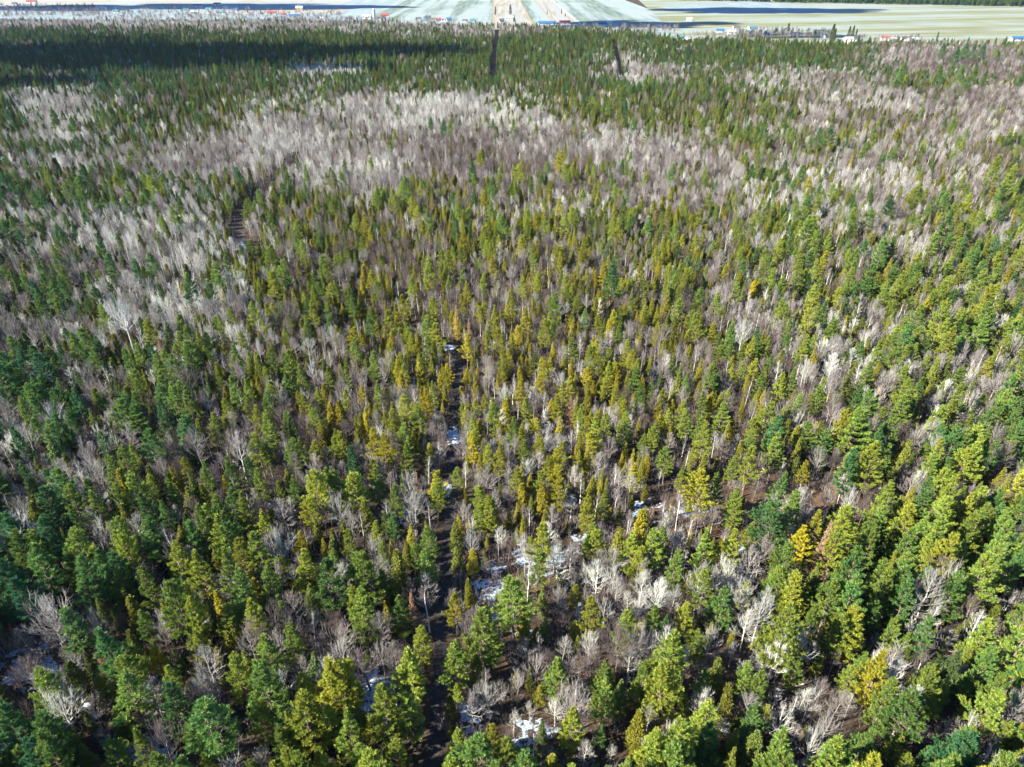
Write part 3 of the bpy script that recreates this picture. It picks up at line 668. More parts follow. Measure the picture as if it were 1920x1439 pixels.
# labels: class = colour+size+species; counted outward from the nearest landmark
def klass(k, t):
    a, b = HS[k]; sz = 'small' if t[3] < a else ('tall' if t[3] > b else 'middling')
    return '%s %s %s' % (sz, word(TW[k], t[5]), KN[k][2])
classes = {}
for k, r in INDIV: classes.setdefault(klass(k, r[1]), []).append(r)
cache = {}
def label_for(k, r):
    cls = klass(k, r[1]); X, Y = r[2], r[3]; best = None
    ms = sorted(MARKS, key=lambda m: math.hypot(m[0]-X, m[1]-Y))[:3]
    for m in ms:
        dx, dy = X-m[0], Y-m[1]
        if max(abs(dx), abs(dy)) < 6: d = 'at'
        elif abs(dx) > abs(dy): d = 'right of' if dx > 0 else 'left of'
        else: d = 'below' if dy > 0 else 'above'
        key = (cls, m[2], d)
        if key not in cache:
            l = []
            for q in classes[cls]:
                ex, ey = q[2]-m[0], q[3]-m[1]
                if max(abs(ex), abs(ey)) < 6: e = 'at'
                elif abs(ex) > abs(ey): e = 'right of' if ex > 0 else 'left of'
                else: e = 'below' if ey > 0 else 'above'
                if e == d: l.append((math.hypot(ex, ey), id(q)))
            l.sort(); cache[key] = {q[1]: i for i, q in enumerate(l)}
        rk = cache[key][id(r)]
        if len(('%s %s %s the %s' % (ordw(rk), cls, d, m[2])).split()) > 16: continue
        if best is None or rk < best[0]: best = (rk, '%s %s %s the %s' % (ordw(rk), cls, d, m[2]))
        if rk == 0: break
    return best[1].replace('in the lower left corner', 'at lower left') if len(best[1].split()) > 16 else best[1]
for k, r in INDIV:
    _, t, X, Y, g = r; P = PROTO[k][t[6]]; s_ = t[3]/P['h']; nm = KN[k]
    o = bpy.data.objects.new(nm[0], None); C.objects.link(o); o.empty_display_size = 1
    o.location = (t[1], t[2], g-0.05); o.rotation_euler = (R.gauss(0, .025), R.gauss(0, .025), t[7]); o.scale = (s_*t[4], s_*t[4], s_)
    tag(o, label_for(k, r), nm[1], nm[3])
    for part, me in (('trunk', P['t']), ('crown', P['c'])):
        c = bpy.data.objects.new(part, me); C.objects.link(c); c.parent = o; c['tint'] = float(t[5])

# ------------------------------------------------------------------ brush in the understorey
bp = []
for (y0, y1, sp) in ((40, 260, 2.9), (260, 520, 4.2)):
    for y in np.arange(y0, y1, sp):
        half = 0.80*(y*cP+HC*sP)+15
        for x in np.arange(-half, half, sp):
            X = x+R.uniform(-.5, .5)*sp; Y = y+R.uniform(-.5, .5)*sp
            bp.append((X, Y))
bp = np.array(bp); q = seg_dist(bp[:, 0], bp[:, 1], PATH)
ux, uy, _ = proj(bp[:, 0], bp[:, 1], 0)
cl = np.zeros(len(bp))
for x, y, rx, ry in CLEAR: cl = np.maximum(cl, np.exp(-(((ux-x)/rx)**2+((uy-y)/ry)**2)**2))
nzb = vnoise(bp[:, 0]/12, bp[:, 1]/12, 21)
kb = (q > 2.0) & (rng.random(len(bp)) > cl*0.25) & (rng.random(len(bp)) < 0.35+nzb*0.8)
far_wood('brush', [(x, y, 0.0, R.uniform(.5, 1.6), R.uniform(.7, 1.2), min(1, max(0, .35+nn*.4+R.gauss(0, .15))), R.randrange(4), R.random()*6.28, 0, 0) for (x, y), nn in zip(bp[kb], nzb[kb])],
         'brush', 'leafless twiggy brush and saplings under the trees', 'brush')

# ------------------------------------------------------------------ ground sheet
def axis(lo, hi, fine_lo, fine_hi, fine):
    a = list(np.arange(fine_lo, fine_hi, fine)); s_ = fine; v = fine_hi
    while v < hi: a.append(v); s_ *= 1.16; v += s_
    a.append(hi); s_ = fine; v = fine_lo-fine; pre = []
    while v > lo: pre.append(v); s_ *= 1.16; v -= s_
    return np.array([lo]+pre[::-1]+a)
gxs = axis(-16000, 16000, -900, 900, 9.0); gys = axis(-3000, 24000, 20, 1500, 9.0)
GX, GY = np.meshgrid(gxs, gys); GZ = ground_z(GX, GY)
nxg, nyg = len(gxs), len(gys)
idx = np.arange(nxg*nyg).reshape(nyg, nxg)
Q = np.stack([idx[:-1, :-1], idx[:-1, 1:], idx[1:, 1:], idx[1:, :-1]], -1).reshape(-1, 4)
me = mesh_np('ground', np.stack([GX, GY, GZ], -1).reshape(-1, 3), [Q], [M_ground])
ux, uy, _ = proj(GX.ravel(), np.maximum(GY.ravel(), 1), 0)
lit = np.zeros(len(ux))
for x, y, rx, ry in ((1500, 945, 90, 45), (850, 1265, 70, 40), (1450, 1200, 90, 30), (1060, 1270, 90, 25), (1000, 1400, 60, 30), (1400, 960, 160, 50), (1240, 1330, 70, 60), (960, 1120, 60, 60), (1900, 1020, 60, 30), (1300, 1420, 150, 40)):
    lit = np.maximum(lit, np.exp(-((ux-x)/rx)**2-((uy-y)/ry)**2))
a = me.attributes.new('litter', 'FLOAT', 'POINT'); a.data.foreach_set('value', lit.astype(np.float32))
og = bpy.data.objects.new('ground', me); C.objects.link(og); tag(og, 'brown forest floor of leaf litter and needles', 'ground', kind='structure')

# track: bed, two muddy ruts
def resample(pl, step):
    P = np.array([p[:2] for p in pl]); s_ = np.concatenate([[0], np.cumsum(np.linalg.norm(np.diff(P, axis=0), axis=1))])
    t = np.arange(0, s_[-1], step); Pn = np.stack([np.interp(t, s_, P[:, i]) for i in range(2)], 1)
    for _ in range(6): Pn[1:-1] = 0.25*Pn[:-2]+0.5*Pn[1:-1]+0.25*Pn[2:]
    return Pn
def ribbon(name, pl, off, wid, z, mat, step=1.5, jag=0.25):
    P = resample(pl, step); d = unit(np.gradient(P, axis=0)); nn = np.stack([d[:, 1], -d[:, 0]], 1)
    m = len(P); j1 = (rng.random(m)-.5)*jag; j2 = (rng.random(m)-.5)*jag
    A = P+nn*(off-wid/2+j1)[:, None] if np.ndim(off) else P+nn*(off-wid/2+j1)[:, None]
    B = P+nn*(off+wid/2+j2)[:, None]
    V = np.concatenate([np.c_[A, np.full(m, z)], np.c_[B, np.full(m, z)]])
    i = np.arange(m-1); Fq = np.stack([i, i+m, i+m+1, i+1], 1)
    me = mesh_np(name, V, [Fq], [mat]); o = bpy.data.objects.new(name, me); C.objects.link(o); return o
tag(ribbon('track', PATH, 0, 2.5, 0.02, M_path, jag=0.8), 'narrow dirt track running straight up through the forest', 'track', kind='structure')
tag(ribbon('track_rut', PATH, -0.7, 0.5, 0.03, M_rut, jag=0.3), 'dark wet left wheel rut of the dirt track', 'wheel rut', kind='structure')
tag(ribbon('track_rut', PATH, 0.7, 0.5, 0.03, M_rut, jag=0.3), 'dark wet right wheel rut of the dirt track', 'wheel rut', kind='structure')
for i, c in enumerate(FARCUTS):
    tag(ribbon('forest_cutting', c, 0, 8.0, 0.05, M_cut_shade, 8, 1.5), ['narrow dark cutting through the far forest left of centre', 'narrow dark cutting through the far forest right of centre'][i], 'cutting', kind='structure')

# old snow lying in the gaps
SNOW = [(60,1255,85,55,.9),(30,1395,60,45,.8),(285,1415,80,42,.9),(930,1110,55,90,.8),(1010,1045,90,45,.85),(700,1300,40,75,.9),(1380,1060,45,55,.75),(1560,1020,60,26,.8),(1000,1370,80,60,.65),
        (853,818,15,18,1.25),(838,915,14,18,1.0),(838,652,20,10,1.2),(453,462,10,12,1.3),(1465,1085,40,28,.7),(880,1350,50,60,.6),(400,1165,22,16,.9),(445,1220,20,14,.8),(1770,1270,26,16,.9),(1838,1040,16,14,1.0),(770,960,40,50,.55),(60,930,50,40,.7),(205,870,20,12,.9),
        (330,1110,30,16,.8),(1530,1015,60,20,.8),(1200,960,60,30,.6),(1290,960,50,20,.7),(520,960,50,40,.5),(660,980,50,30,.55),(690,600,20,14,.7),(1010,930,30,20,.7),(1090,1010,50,24,.6),(980,1190,50,30,.6),(600,1240,50,30,.6),(860,1150,30,60,.5),(1240,1060,60,30,.5),(1750,420,30,8,.8),(560,1330,50,40,.4),(150,1330,60,40,.6)]
sx = np.arange(-150, 150, 0.34); sy = np.arange(42, 330, 0.34)
SX, SY = np.meshgrid(sx, sy); U, V_, _ = proj(SX, SY, 0)
m = np.zeros(SX.shape)
for x, y, rx, ry, w in SNOW: m = np.maximum(m, w*np.exp(-(((U-x)/rx)**2+((V_-y)/ry)**2)))
fn = 0.45*vnoise(SX/3.2, SY/1.7, 31)+0.35*vnoise(SX/1.1, SY/0.8, 33)+0.2*vnoise(SX/.5, SY/.5, 35)
dbr = vnoise(SX/.9, SY/.45, 71)*vnoise(SX/.45, SY/.45, 73)
m = m*1.0-fn*1.1-.08-1.1*np.maximum(0, dbr-.22)
pdn = seg_dist(SX, SY, PATH); m = np.where((pdn > .6) & (pdn < 1.1), m-.12, m)
zs_ = 0.04+np.clip(m, -.3, .35)*0.5+0.02*vnoise(SX/.8, SY/.8, 37)
inside = (m[:-1, :-1] > -.1) | (m[1:, 1:] > -.1) | (m[:-1, 1:] > -.1) | (m[1:, :-1] > -.1)
idx = np.arange(SX.size).reshape(SX.shape)
Q = np.stack([idx[:-1, :-1], idx[:-1, 1:], idx[1:, 1:], idx[1:, :-1]], -1)[inside]
u, inv = np.unique(Q, return_inverse=True)
me = mesh_np('snow', np.stack([SX.ravel()[u], SY.ravel()[u], zs_.ravel()[u]], 1), [inv.reshape(-1, 4)], [M_snow], smooth=True)
o = bpy.data.objects.new('snow', me); C.objects.link(o); tag(o, 'patchy old snow lying in the shaded gaps and on the track', 'snow', kind='stuff')

# fallen logs in the openings
def fallen_log(px, py, L, az, lab):
    x, y, _ = at(px, py); g = np.random.default_rng(int(px)); tb = Tubes()
    c = np.array([[(q-.5)*L, g.normal()*.08, .16+.03*math.sin(q*5)] for q in np.linspace(0, 1, 6)]); tb.add(c, np.linspace(.17, .05, 6), 7)
    for q in range(9):
        p = c[1+q % 5]; tb.add(curve(p, g.random()*6.28, .5+g.random()*.6, .5+g.random()*.9, .2, g, 2), [.035, .022, .01], 3)
    V, Qf = tb.out(); o = bpy.data.objects.new('fallen_log', mesh_np('fallen_log', V, [Qf], [M_hbark], smooth=True)); C.objects.link(o)
    o.location = (x, y, .02); o.rotation_euler = (0, 0, az); o['tint'] = .8; tag(o, lab, 'log', 'fallen logs in the openings')
for a_ in ((1495, 950, 7, .3, 'longer pale fallen log in the orange bare clearing'), (1520, 938, 5, 1.2, 'shorter fallen log at the far side of the orange clearing'), (1465, 955, 6, -.5, 'fallen log at the left end of the orange clearing'),
           (1000, 1062, 6, .1, 'fallen log across the snowy clearing right of the track'), (965, 1100, 5, .9, 'small fallen log below the snowy clearing'), (1380, 1085, 5, -.3, 'fallen log beside the blue snow gap on the right'),
           (880, 1262, 4, .2, 'fallen log in the brown leafy gap beside the track'), (1010, 1400, 6, .6, 'fallen log in the snowy grove at bottom centre'), (1515, 1280, 7, .35, 'pale fallen log in the opening at lower right'), (1440, 1210, 5, -.8, 'fallen log among bare trees right of the bright crowns'),
           (75, 1275, 6, .4, 'fallen log on the snow at lower left'), (1190, 985, 5, .1, 'fallen log in the thin stand right of the snowy clearing')): fallen_log(*a_)

# ------------------------------------------------------------------ fields beyond the wood
def field_mat(name, a, b, c, ang=0.0, sc=0.02):
    def f(n):
        g = n.nodes.new('ShaderNodeNewGeometry')
        mp = n.nodes.new('ShaderNodeMapping'); mp.inputs['Rotation'].default_value = (0, 0, ang); n.links.new(g.outputs['Position'], mp.inputs[0])
        n1 = noise(n, sc, 4, .6, vec=mp.outputs[0], stretch=(6, .35, 1)); n2 = noise(n, .004, 4, .6, vec=g.outputs['Position'])
        n3 = noise(n, sc*.2, 3, .5, vec=mp.outputs[0], stretch=(8, .2, 1))
        c1 = ramp(n, [(.38, a), (.62, b)], n1).outputs[0]
        return mix(n, ramp(n, [(.45, (0, 0, 0)), (.55, (1, 1, 1))], mix(n, .6, n2, n3)).outputs[0], c1, c)
    return principled(name, f, .95, .1)
FM = dict(green=field_mat('pale_green_field', (.07, .10, .09), (.14, .18, .155), (.19, .23, .23)),
          cream=field_mat('stubble_field', (.17, .155, .125), (.26, .25, .22), (.21, .22, .22)),
          white=field_mat('frosted_field', (.11, .16, .20), (.22, .26, .28), (.16, .20, .21)),
          gold=field_mat('straw_field', (.10, .11, .06), (.17, .175, .10), (.18, .21, .19), 1.35, .012))
def parcel(pts, mat, label, z):
    P = [at(x, y) for x, y in pts]; mb = MB(); mb.poly([(p[0], p[1], z) for p in P])
    o = mb.build('field', FM[mat]); tag(o, label, 'field', kind='structure')
def ln(x45, y):                                       # strips run to a vanishing point near (925,-92)
    return (925+(x45-925)*(y+91.9)/(60+91.9), y)
def strip(a, b, y0, y1, mat, label, z): parcel([ln(a, y0), ln(b, y0), ln(b, y1), ln(a, y1)], mat, label, z)
parcel([(-900, 32), (0, 36), (640, 50), ln(636, 50), ln(636, -60), (-200, -60)], 'white', 'pale frosted field at the far left', .06)
strip(636, 925, 60, -62, 'green', 'grey-green striped field left of the farm road', .10)
strip(925, 1006, 56, -62, 'cream', 'cream stubble strip beyond the tree-cut line', .10)
strip(1006, 1052, 58, -62, 'green', 'narrow green strip beside the cream stubble', .10)
strip(1052, 1105, 60, -62, 'cream', 'narrow cream strip between green fields', .14)
strip(1105, 1330, 72, -62, 'green', 'pale green field right of the cream strips', .10)
parcel([(1290, 86), (2600, 108), (1900, -62), (1130, -62)], 'gold', 'wide straw-coloured field on the right', .18)
parcel([(1230, 14), (1330, 26), (1620, 22), (1400, 2)], 'white', 'pale frosted parcel inside the straw field', .22)
parcel([(0, 12), (500, 5), (640, 8), (690, -8), (0, -8)], 'cream', 'bright cream field along the top left', .14)
parcel([(330, 28), (640, 26), (655, 16), (480, 15)], 'cream', 'cream parcel behind the left farmsteads', .16)
M_road = principled('pale_gravel', lambda n: ramp(n, [(.3, (.28, .25, .21)), (.7, (.40, .37, .33))], noise(n, .3, 4, .6, 'World')).outputs[0], .9)
M_ditch = principled('ditch_weeds', lambda n: (.22, .17, .11), .95)
for pts, mt, nm, lb, wd, z in (([(670, 41), (760, 43), (900, 46)], M_road, 'road', 'pale village road left of centre', 7, .3), ([(925, 60), (925, 5), (925, -30)], M_ditch, 'ditch', 'straight ditch between green and cream fields', 3, .24),
      ([ln(1006, 55), ln(1006, -30)], M_ditch, 'ditch', 'ditch on the right side of the cream strip', 4, .24), ([ln(1052, 50), ln(1052, -30)], M_ditch, 'ditch', 'ditch left of the narrow cream strip', 4, .26),
      ([ln(1105, 50), ln(1105, -30)], M_road, 'road', 'pale farm lane right of the cream strips', 6, .28), ([(1040, 51), (1200, 52), (1330, 50), (1420, 56)], M_road, 'road', 'pale road past the right farmsteads', 7, .3)):
    P = [at(*p) for p in pts]; tag(ribbon(nm, P, 0, wd, z, mt, 15, 1.0), lb, nm, kind='structure')

# far wood behind the straw field, top right
pts = []
for i in range(2600):
    px = R.uniform(1180, 2150); base = np.interp(px, [1180, 1500, 1920, 2150], [-1, 6, 13, 16]); x, y, _ = at(px, base)
    y += R.random()**1.3*260; pts.append((x*(y/at(px, base)[1]), y, 0, R.uniform(1.2, 1.8), 1.2, R.uniform(.0, .3), R.randrange(5), R.random()*6.28, 0, 0))
far_wood('spruce', pts, 'distant_wood', 'dark distant wood behind the straw field, top right', 'forest')

# ------------------------------------------------------------------ farm buildings
def flat(name, c, rough=.7, var=.12, sc=.6):
    lo = tuple(v*(1-var) for v in c); hi = tuple(min(1, v*(1+var)) for v in c)
    return principled(name, lambda n: ramp(n, [(.3, lo), (.7, hi)], noise(n, sc, 4, .6)).outputs[0], rough)
BM = dict(white=flat('white_siding', (.50, .50, .49)), cream=flat('cream_siding', (.42, .34, .24)), grey=flat('grey_siding', (.36, .38, .40)), brick=flat('brick', (.34, .16, .11)),
          red=flat('red_sheet_roof', (.26, .05, .05)), blue=flat('blue_sheet_roof', (.03, .10, .22), .5), slate=flat('dark_shingles', (.07, .08, .10)), tin=flat('tin_roof', (.36, .40, .44), .45),
          glass=flat('window_glass', (.03, .04, .06), .2), door=flat('door_paint', (.20, .10, .06)), teal=flat('teal_roof', (.05, .16, .21), .5))
def building(px, py, w, d, h, wall, roof, label, typ='house', rz=0.0, rise=None):
    x, y, _ = at(px, py)
    r = empty('barn' if typ == 'barn' else 'farm_house' if typ == 'house' else 'long_shed', (x, y, 0.2), rz)
    tag(r, label, 'barn' if typ == 'barn' else 'house' if typ == 'house' else 'shed', 'farm buildings beyond the forest')
    w *= .72; d *= .72; h *= .8; rz += R.uniform(-.5, .5)
    rise = rise or d*.32
    m = MB(); m.prism([(-d/2, 0), (d/2, 0), (d/2, h), (0, h+rise), (-d/2, h)], -w/2, w/2); m.build('wall', BM[wall], r)
    m = MB(); e = .5
    for sg in (-1, 1):
        pr = [(0, h+rise+.03), (sg*(d/2+e), h-e*rise/(d/2)+.03), (sg*(d/2+e), h-e*rise/(d/2)+.33), (0, h+rise+.36)]
        m.prism(pr if sg > 0 else pr[::-1], -w/2-e, w/2+e)
    rf = m.build('roof', BM[roof], r)
    if typ == 'house':
        m = MB(); m.box(w*.22, w*.22+.9, -.45, .45, h+rise-.6, h+rise+1.3); m.build('chimney', BM['brick'], rf)
        for k in range(3):
            m = MB(); X = -w/2+w*(k+.5)/3
            if k == 1: m.box(X-.55, X+.55, -d/2-.06, -d/2-.003, .1, 2.3); m.build('door', BM['door'], r)
            else: m.box(X-.8, X+.8, -d/2-.06, -d/2-.003, 1.1, 2.5); m.build('window', BM['glass'], r)
    else:
        m = MB(); m.box(-1.6, 1.6, -d/2-.08, -d/2-.003, 0, min(4, h*.85)); m.build('door', BM['door'], r)
        nw = 2 if typ == 'barn' else 4
        for k in range(nw):
            X = -w/2+w*(k+.5)/nw
            if abs(X) < 2.7: continue
            m = MB(); m.box(X-.9, X+.9, -d/2-.06, -d/2-.003, h*.5, h*.5+1.2); m.build('window', BM['glass'], r)
    return r
def silo(px, py, h, rr, label):
    x, y, _ = at(px, py); r = empty('silo', (x, y, .2)); tag(r, label, 'silo', 'farm buildings beyond the forest')
    m = MB(); m.lathe([(rr, 0), (rr, h)]); m.build('shaft', BM['grey'], r)
    m = MB(); m.lathe([(rr+.15, h+.01), (rr*.92, h+rr*.4), (rr*.55, h+rr*.8), (.1, h+rr)]); m.build('dome', BM['tin'], r)
B = building
B(60, 6, 34, 14, 5, 'white', 'red', 'red-roofed barn alone at the top left corner', 'barn', .1)
B(28, 9, 16, 10, 4, 'grey', 'slate', 'small dark farmhouse left of the red-roofed barn')
B(190, 20, 30, 14, 6, 'white', 'tin', 'white tin-roofed shed above the far left wood', 'shed', .05)
B(218, 24, 18, 10, 4, 'white', 'teal', 'white house with teal roof beside the tin-roofed shed')
for i, (x, y, w, rf, lb) in enumerate(((350, 22, 16, 'teal', 'leftmost teal-roofed house of the blue hamlet'), (372, 13, 26, 'blue', 'long blue-roofed shed at the back of the blue hamlet'), (392, 20, 20, 'teal', 'teal-roofed house in the middle of the blue hamlet'),
      (408, 10, 24, 'blue', 'blue-roofed shed right at the back of the hamlet'), (424, 17, 18, 'tin', 'tin-roofed house at the hamlet centre right'), (440, 22, 22, 'blue', 'rightmost blue-roofed house of the hamlet'), (365, 26, 22, 'tin', 'pale tin-roofed house at the hamlet front'), (415, 27, 26, 'teal', 'long teal-roofed house at the hamlet front'))):
    B(x, y, w, 10, 4, 'white', rf, lb, 'house' if w < 23 else 'shed', R.uniform(-.2, .2))
B(510, 28, 26, 14, 5, 'white', 'red', 'red-roofed white barn of the left farmstead', 'barn', .1)
B(532, 30, 14, 10, 4, 'white', 'red', 'small red-roofed house right of the left red barn')
B(553, 34, 30, 12, 5, 'grey', 'blue', 'blue-roofed shed in front of the left farmstead', 'shed')
B(562, 20, 22, 14, 7, 'cream', 'tin', 'cream two-storey building behind the left farmstead', 'house')
B(525, 37, 16, 9, 4, 'white', 'slate', 'dark-roofed white house before the left farmstead')
B(602, 38, 12, 9, 4, 'white', 'tin', 'small pale house alone right of the left farmstead')
B(655, 38, 15, 10, 4, 'grey', 'slate', 'grey dark-roofed house left of the silo farm')
B(688, 36, 26, 13, 6, 'white', 'tin', 'white barn left of the silo', 'barn', -.1)
silo(702, 37, 17, 3.0, 'tall grey silo of the farm left of centre')
B(722, 33, 24, 12, 5, 'white', 'red', 'red-roofed barn right of the silo', 'barn', .1)
B(716, 38, 22, 11, 5, 'grey', 'slate', 'dark shed in front of the barn by the silo', 'shed')
for x, y, w, wl, rf, lb in ((785, 39, 14, 'white', 'slate', 'white house at the left end of the centre village'), (797, 43, 16, 'white', 'teal', 'teal-roofed house in the centre village'), (812, 47, 14, 'cream', 'slate', 'cream house low in the centre village'),
      (822, 41, 15, 'white', 'red', 'red-roofed house in the centre village'), (833, 46, 16, 'cream', 'tin', 'cream tin-roofed house in the centre village'), (842, 40, 14, 'white', 'blue', 'blue-roofed house at the right end of the centre village'), (803, 36, 16, 'grey', 'slate', 'dark house at the back of the centre village'),
      (872, 43, 12, 'grey', 'slate', 'small dark house left of the cream strip'), (886, 42, 12, 'white', 'teal', 'small teal-roofed house left of the cream strip'), (955, 37, 22, 'white', 'tin', 'large white house on the cream strip'), (940, 42, 14, 'cream', 'slate', 'low cream house left of the large white house'),
      (1130, 50, 22, 'white', 'blue', 'pale house with blue roof right of the red shed'), (1142, 47, 12, 'white', 'tin', 'small tin-roofed house right of the red shed')):
    B(x, y, w, 10, 4.5, wl, rf, lb, 'house', R.uniform(-.3, .3))
B(1026, 47, 46, 13, 4, 'grey', 'blue', 'long blue-roofed shed at the forest edge, centre', 'shed', .02)
B(1059, 46, 28, 13, 4, 'grey', 'red', 'long red-roofed shed beside the blue one, centre', 'shed', .02)
for x, y, w, wl, rf, lb, ty in ((1275, 74, 16, 'white', 'teal', 'teal-roofed house at the forest edge right of centre', 'house'), (1287, 80, 14, 'white', 'tin', 'tin-roofed house just right of the teal-roofed one', 'house'), (1292, 40, 14, 'white', 'tin', 'lone white house far out in the green field', 'house'),
      (1350, 62, 18, 'white', 'blue', 'blue-roofed house at the left end of the right village', 'house'), (1372, 65, 20, 'white', 'tin', 'low white shed second in the right village', 'shed'), (1410, 56, 20, 'white', 'teal', 'teal-roofed house behind the right village trees', 'house'),
      (1428, 62, 18, 'white', 'tin', 'tin-roofed house in the middle of the right village', 'house'), (1436, 70, 16, 'white', 'blue', 'blue-roofed house at the front of the right village', 'house'), (1380, 55, 16, 'cream', 'slate', 'cream house at the back of the right village', 'house'),
      (1490, 69, 18, 'grey', 'teal', 'teal-roofed grey shed right of the village trees', 'shed'), (1550, 72, 16, 'grey', 'slate', 'dark house among the tall dark hedge trees', 'house'), (1590, 78, 20, 'white', 'tin', 'white house above the cream barn', 'house'), (1597, 84, 18, 'cream', 'tin', 'cream barn at the forest edge, right', 'barn'),
      (1660, 76, 20, 'white', 'red', 'white house with reddish roof at the right', 'house'), (1672, 79, 14, 'white', 'tin', 'small white house beside the reddish-roofed one', 'house'), (1697, 77, 18, 'white', 'slate', 'dark-roofed white house left of the end shed', 'house'), (1711, 79, 20, 'white', 'tin', 'white shed at the end of the right row', 'shed'), (1912, 77, 44, 'white', 'blue', 'long blue-roofed shed at the right edge', 'shed')):
    B(x, y, w, 11, 4.5, wl, rf, lb, ty, R.uniform(-.25, .25))
# trees standing by the farms
def farm_tree(px, py, k, h, t, lab, wf=1.0):
    x, y, _ = at(px, py); v = R.randrange(len(PROTO[k])); P = PROTO[k][v]; s_ = h/P['h']
    o = empty(KN[k][0], (x, y, .1), R.random()*6.28); o.scale = (s_*wf, s_*wf, s_); tag(o, lab, KN[k][1], 'trees about the farms')
    for part, me in (('trunk', P['t']), ('crown', P['c'])):
        c = bpy.data.objects.new(part, me); C.objects.link(c); c.parent = o; c['tint'] = t
for a_ in ((929, 30, 'cedar', 18, .2, 'dark poplar-like conifer left on the cream strip'), (957, 29, 'cedar', 20, .2, 'dark conifer behind the large white house', 1.2), (964, 42, 'spruce', 14, .2, 'dark spruce right of the large white house'), (1026, 28, 'spruce', 10, .2, 'lone small spruce on the left field ditch'),
           (1053, 27, 'cedar', 12, .2, 'lone dark conifer on the farm lane'), (1060, 32, 'spruce', 9, .2, 'small spruce just below the lone lane conifer'), (1755, 79, 'cedar', 14, .2, 'lone dark conifer right of the last white shed'), (1218, 62, 'cedar', 16, .2, 'pointed conifer above the forest edge, centre right'),
           (1476, 66, 'pine', 17, .2, 'broad dark pine beside the right village', 1.2), (1558, 78, 'cedar', 24, .15, 'tallest dark conifer of the right hedge', 1.3), (1562, 80, 'cedar', 19, .2, 'dark conifer just right of the tallest hedge conifer', 1.3), (1590, 72, 'cedar', 17, .2, 'left dark conifer above the white barn house', 1.2),
           (1597, 72, 'cedar', 18, .2, 'middle dark conifer above the cream barn', 1.2), (1603, 74, 'cedar', 15, .2, 'right dark conifer above the cream barn', 1.2), (1608, 84, 'spruce', 15, .2, 'dark spruce right of the cream barn'), (815, 50, 'spruce', 10, .2, 'small dark spruce before the centre village'), (490, 30, 'pine', 11, .2, 'dark round pine left of the left farmstead', 1.3),
           (465, 28, 'pine', 11, .2, 'dark round pine between the hamlet and left farmstead', 1.3), (598, 40, 'spruce', 13, .2, 'dark spruce beside the lone pale house')): farm_tree(*a_)
pts = []
for x0, x1, y0, y1, n_ in ((1380, 1560, 62, 76, 210), (1090, 1270, 54, 66, 160), (780, 850, 38, 50, 30), (640, 760, 38, 50, 90), (480, 640, 24, 46, 220), (180, 480, 20, 42, 420), (0, 180, 14, 36, 380), (1600, 1740, 76, 86, 60), (1280, 1400, 68, 80, 50)):
    for i in range(n_):
        x, y, _ = at(R.uniform(x0, x1), R.uniform(y0, y1)); pts.append((x, y, 0, R.uniform(.5, .85), 1.3, R.uniform(.05, .5), R.randrange(7), R.random()*6.28, 0, 0))
far_wood('bare', pts, 'hedgerow_trees', 'bare hedgerow and garden trees round the distant farms', 'hedgerow')

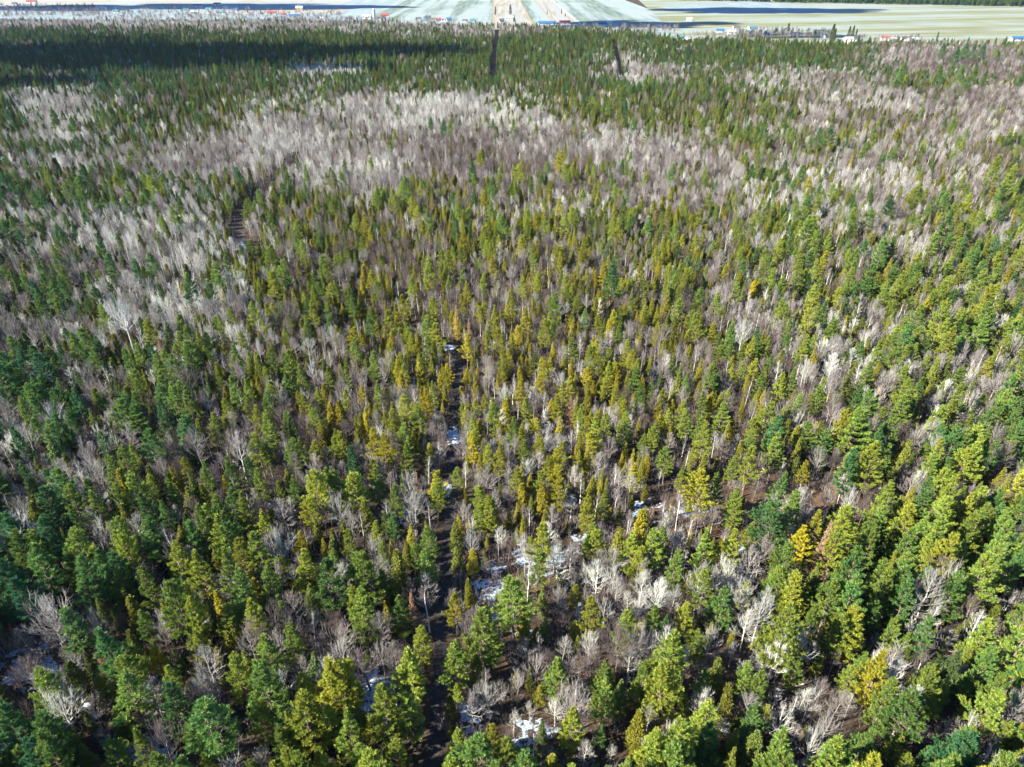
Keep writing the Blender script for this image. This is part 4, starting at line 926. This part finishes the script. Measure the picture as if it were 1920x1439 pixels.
# ------------------------------------------------------------------ clouds above the view, whose shade falls on wood and fields
M_cloud = principled('cloud', lambda n: (.85, .87, .9), 1.0, 0)
def cloud(px, py, rx, ry, seed):
    """rx, ry: metres of shade on the ground"""
    g = np.random.default_rng(seed); x, y, _ = at(px, py); alt = 900.0; k = alt/sd.z
    cxx, cyy = x+sd.x*k, y+sd.y*k
    bm = MB(); me_v = []; me_f = []; nb = 0
    for i in range(34):
        a = g.random()*6.283; q = g.random()**.5*.85; r = (0.20+.22*g.random())*(1.2-q*.85)*(.6+.6*g.random()); lx, ly = cxx+rx*q*math.cos(a), cyy+ry*q*math.sin(a)
        n1, n2 = 12, 8
        for u_ in range(n2+1):
            th = math.pi*u_/n2
            for w_ in range(n1):
                ph = 2*math.pi*w_/n1; j = 1+.12*g.normal()
                me_v.append((lx+rx*r*j*math.sin(th)*math.cos(ph), ly+ry*r*j*math.sin(th)*math.sin(ph), alt+min(rx, ry)*r*.5*j*math.cos(th)+18*g.random()))
        for u_ in range(n2):
            for w_ in range(n1): w2 = (w_+1) % n1; me_f.append((nb+u_*n1+w_, nb+u_*n1+w2, nb+(u_+1)*n1+w2, nb+(u_+1)*n1+w_))
        nb = len(me_v)
    bm.v = me_v; bm.f = me_f; o = bm.build('cloud', M_cloud, None, True)
    return o
for i, (px, py, rx, ry, lb) in enumerate(((130, 106, 190, 110, 'ragged cloud shading the dark wood at far left'), (300, 120, 230, 130, 'ragged cloud shading the dark band of far left wood'), (455, 112, 170, 120, 'ragged cloud shading the right end of the dark band'), (60, 172, 110, 45, 'low cloud shading the wood at the left edge'), (600, 140, 90, 24, 'small cloud shading the wood above the pale birches'),
        (20, 122, 120, 70, 'cloud shading the left end of the dark wood'), (710, 106, 140, 70, 'small cloud shading wood left of the far cutting'), (240, 84, 120, 30, 'thin cloud shading the far left wood'),
        (330, 14, 620, 150, 'long cloud shading the fields at upper left'), (1430, 20, 300, 110, 'cloud shading the right straw field'), (1180, 46, 210, 90, 'cloud shading the fields right of centre'), (1480, 68, 130, 45, 'thin cloud shading the hedgerows of the right village'))):
    tag(cloud(px, py, rx, ry, 900+i), lb, 'cloud', kind='structure')

# ------------------------------------------------------------------ the air
mb = MB(); mb.box(-9000, 9000, -600, 12000, -1.2, HC+12)
M_haze, n_, out_ = newmat('haze_air'); v_ = n_.nodes.new('ShaderNodeVolumePrincipled')
v_.inputs['Color'].default_value = (.62, .80, 1.0, 1); v_.inputs['Density'].default_value = 0.000015; v_.inputs['Anisotropy'].default_value = 0.2
n_.links.new(v_.outputs[0], out_.inputs['Volume'])
tag(mb.build('haze', M_haze), 'thin blue air over the far forest and fields', 'haze', kind='stuff')
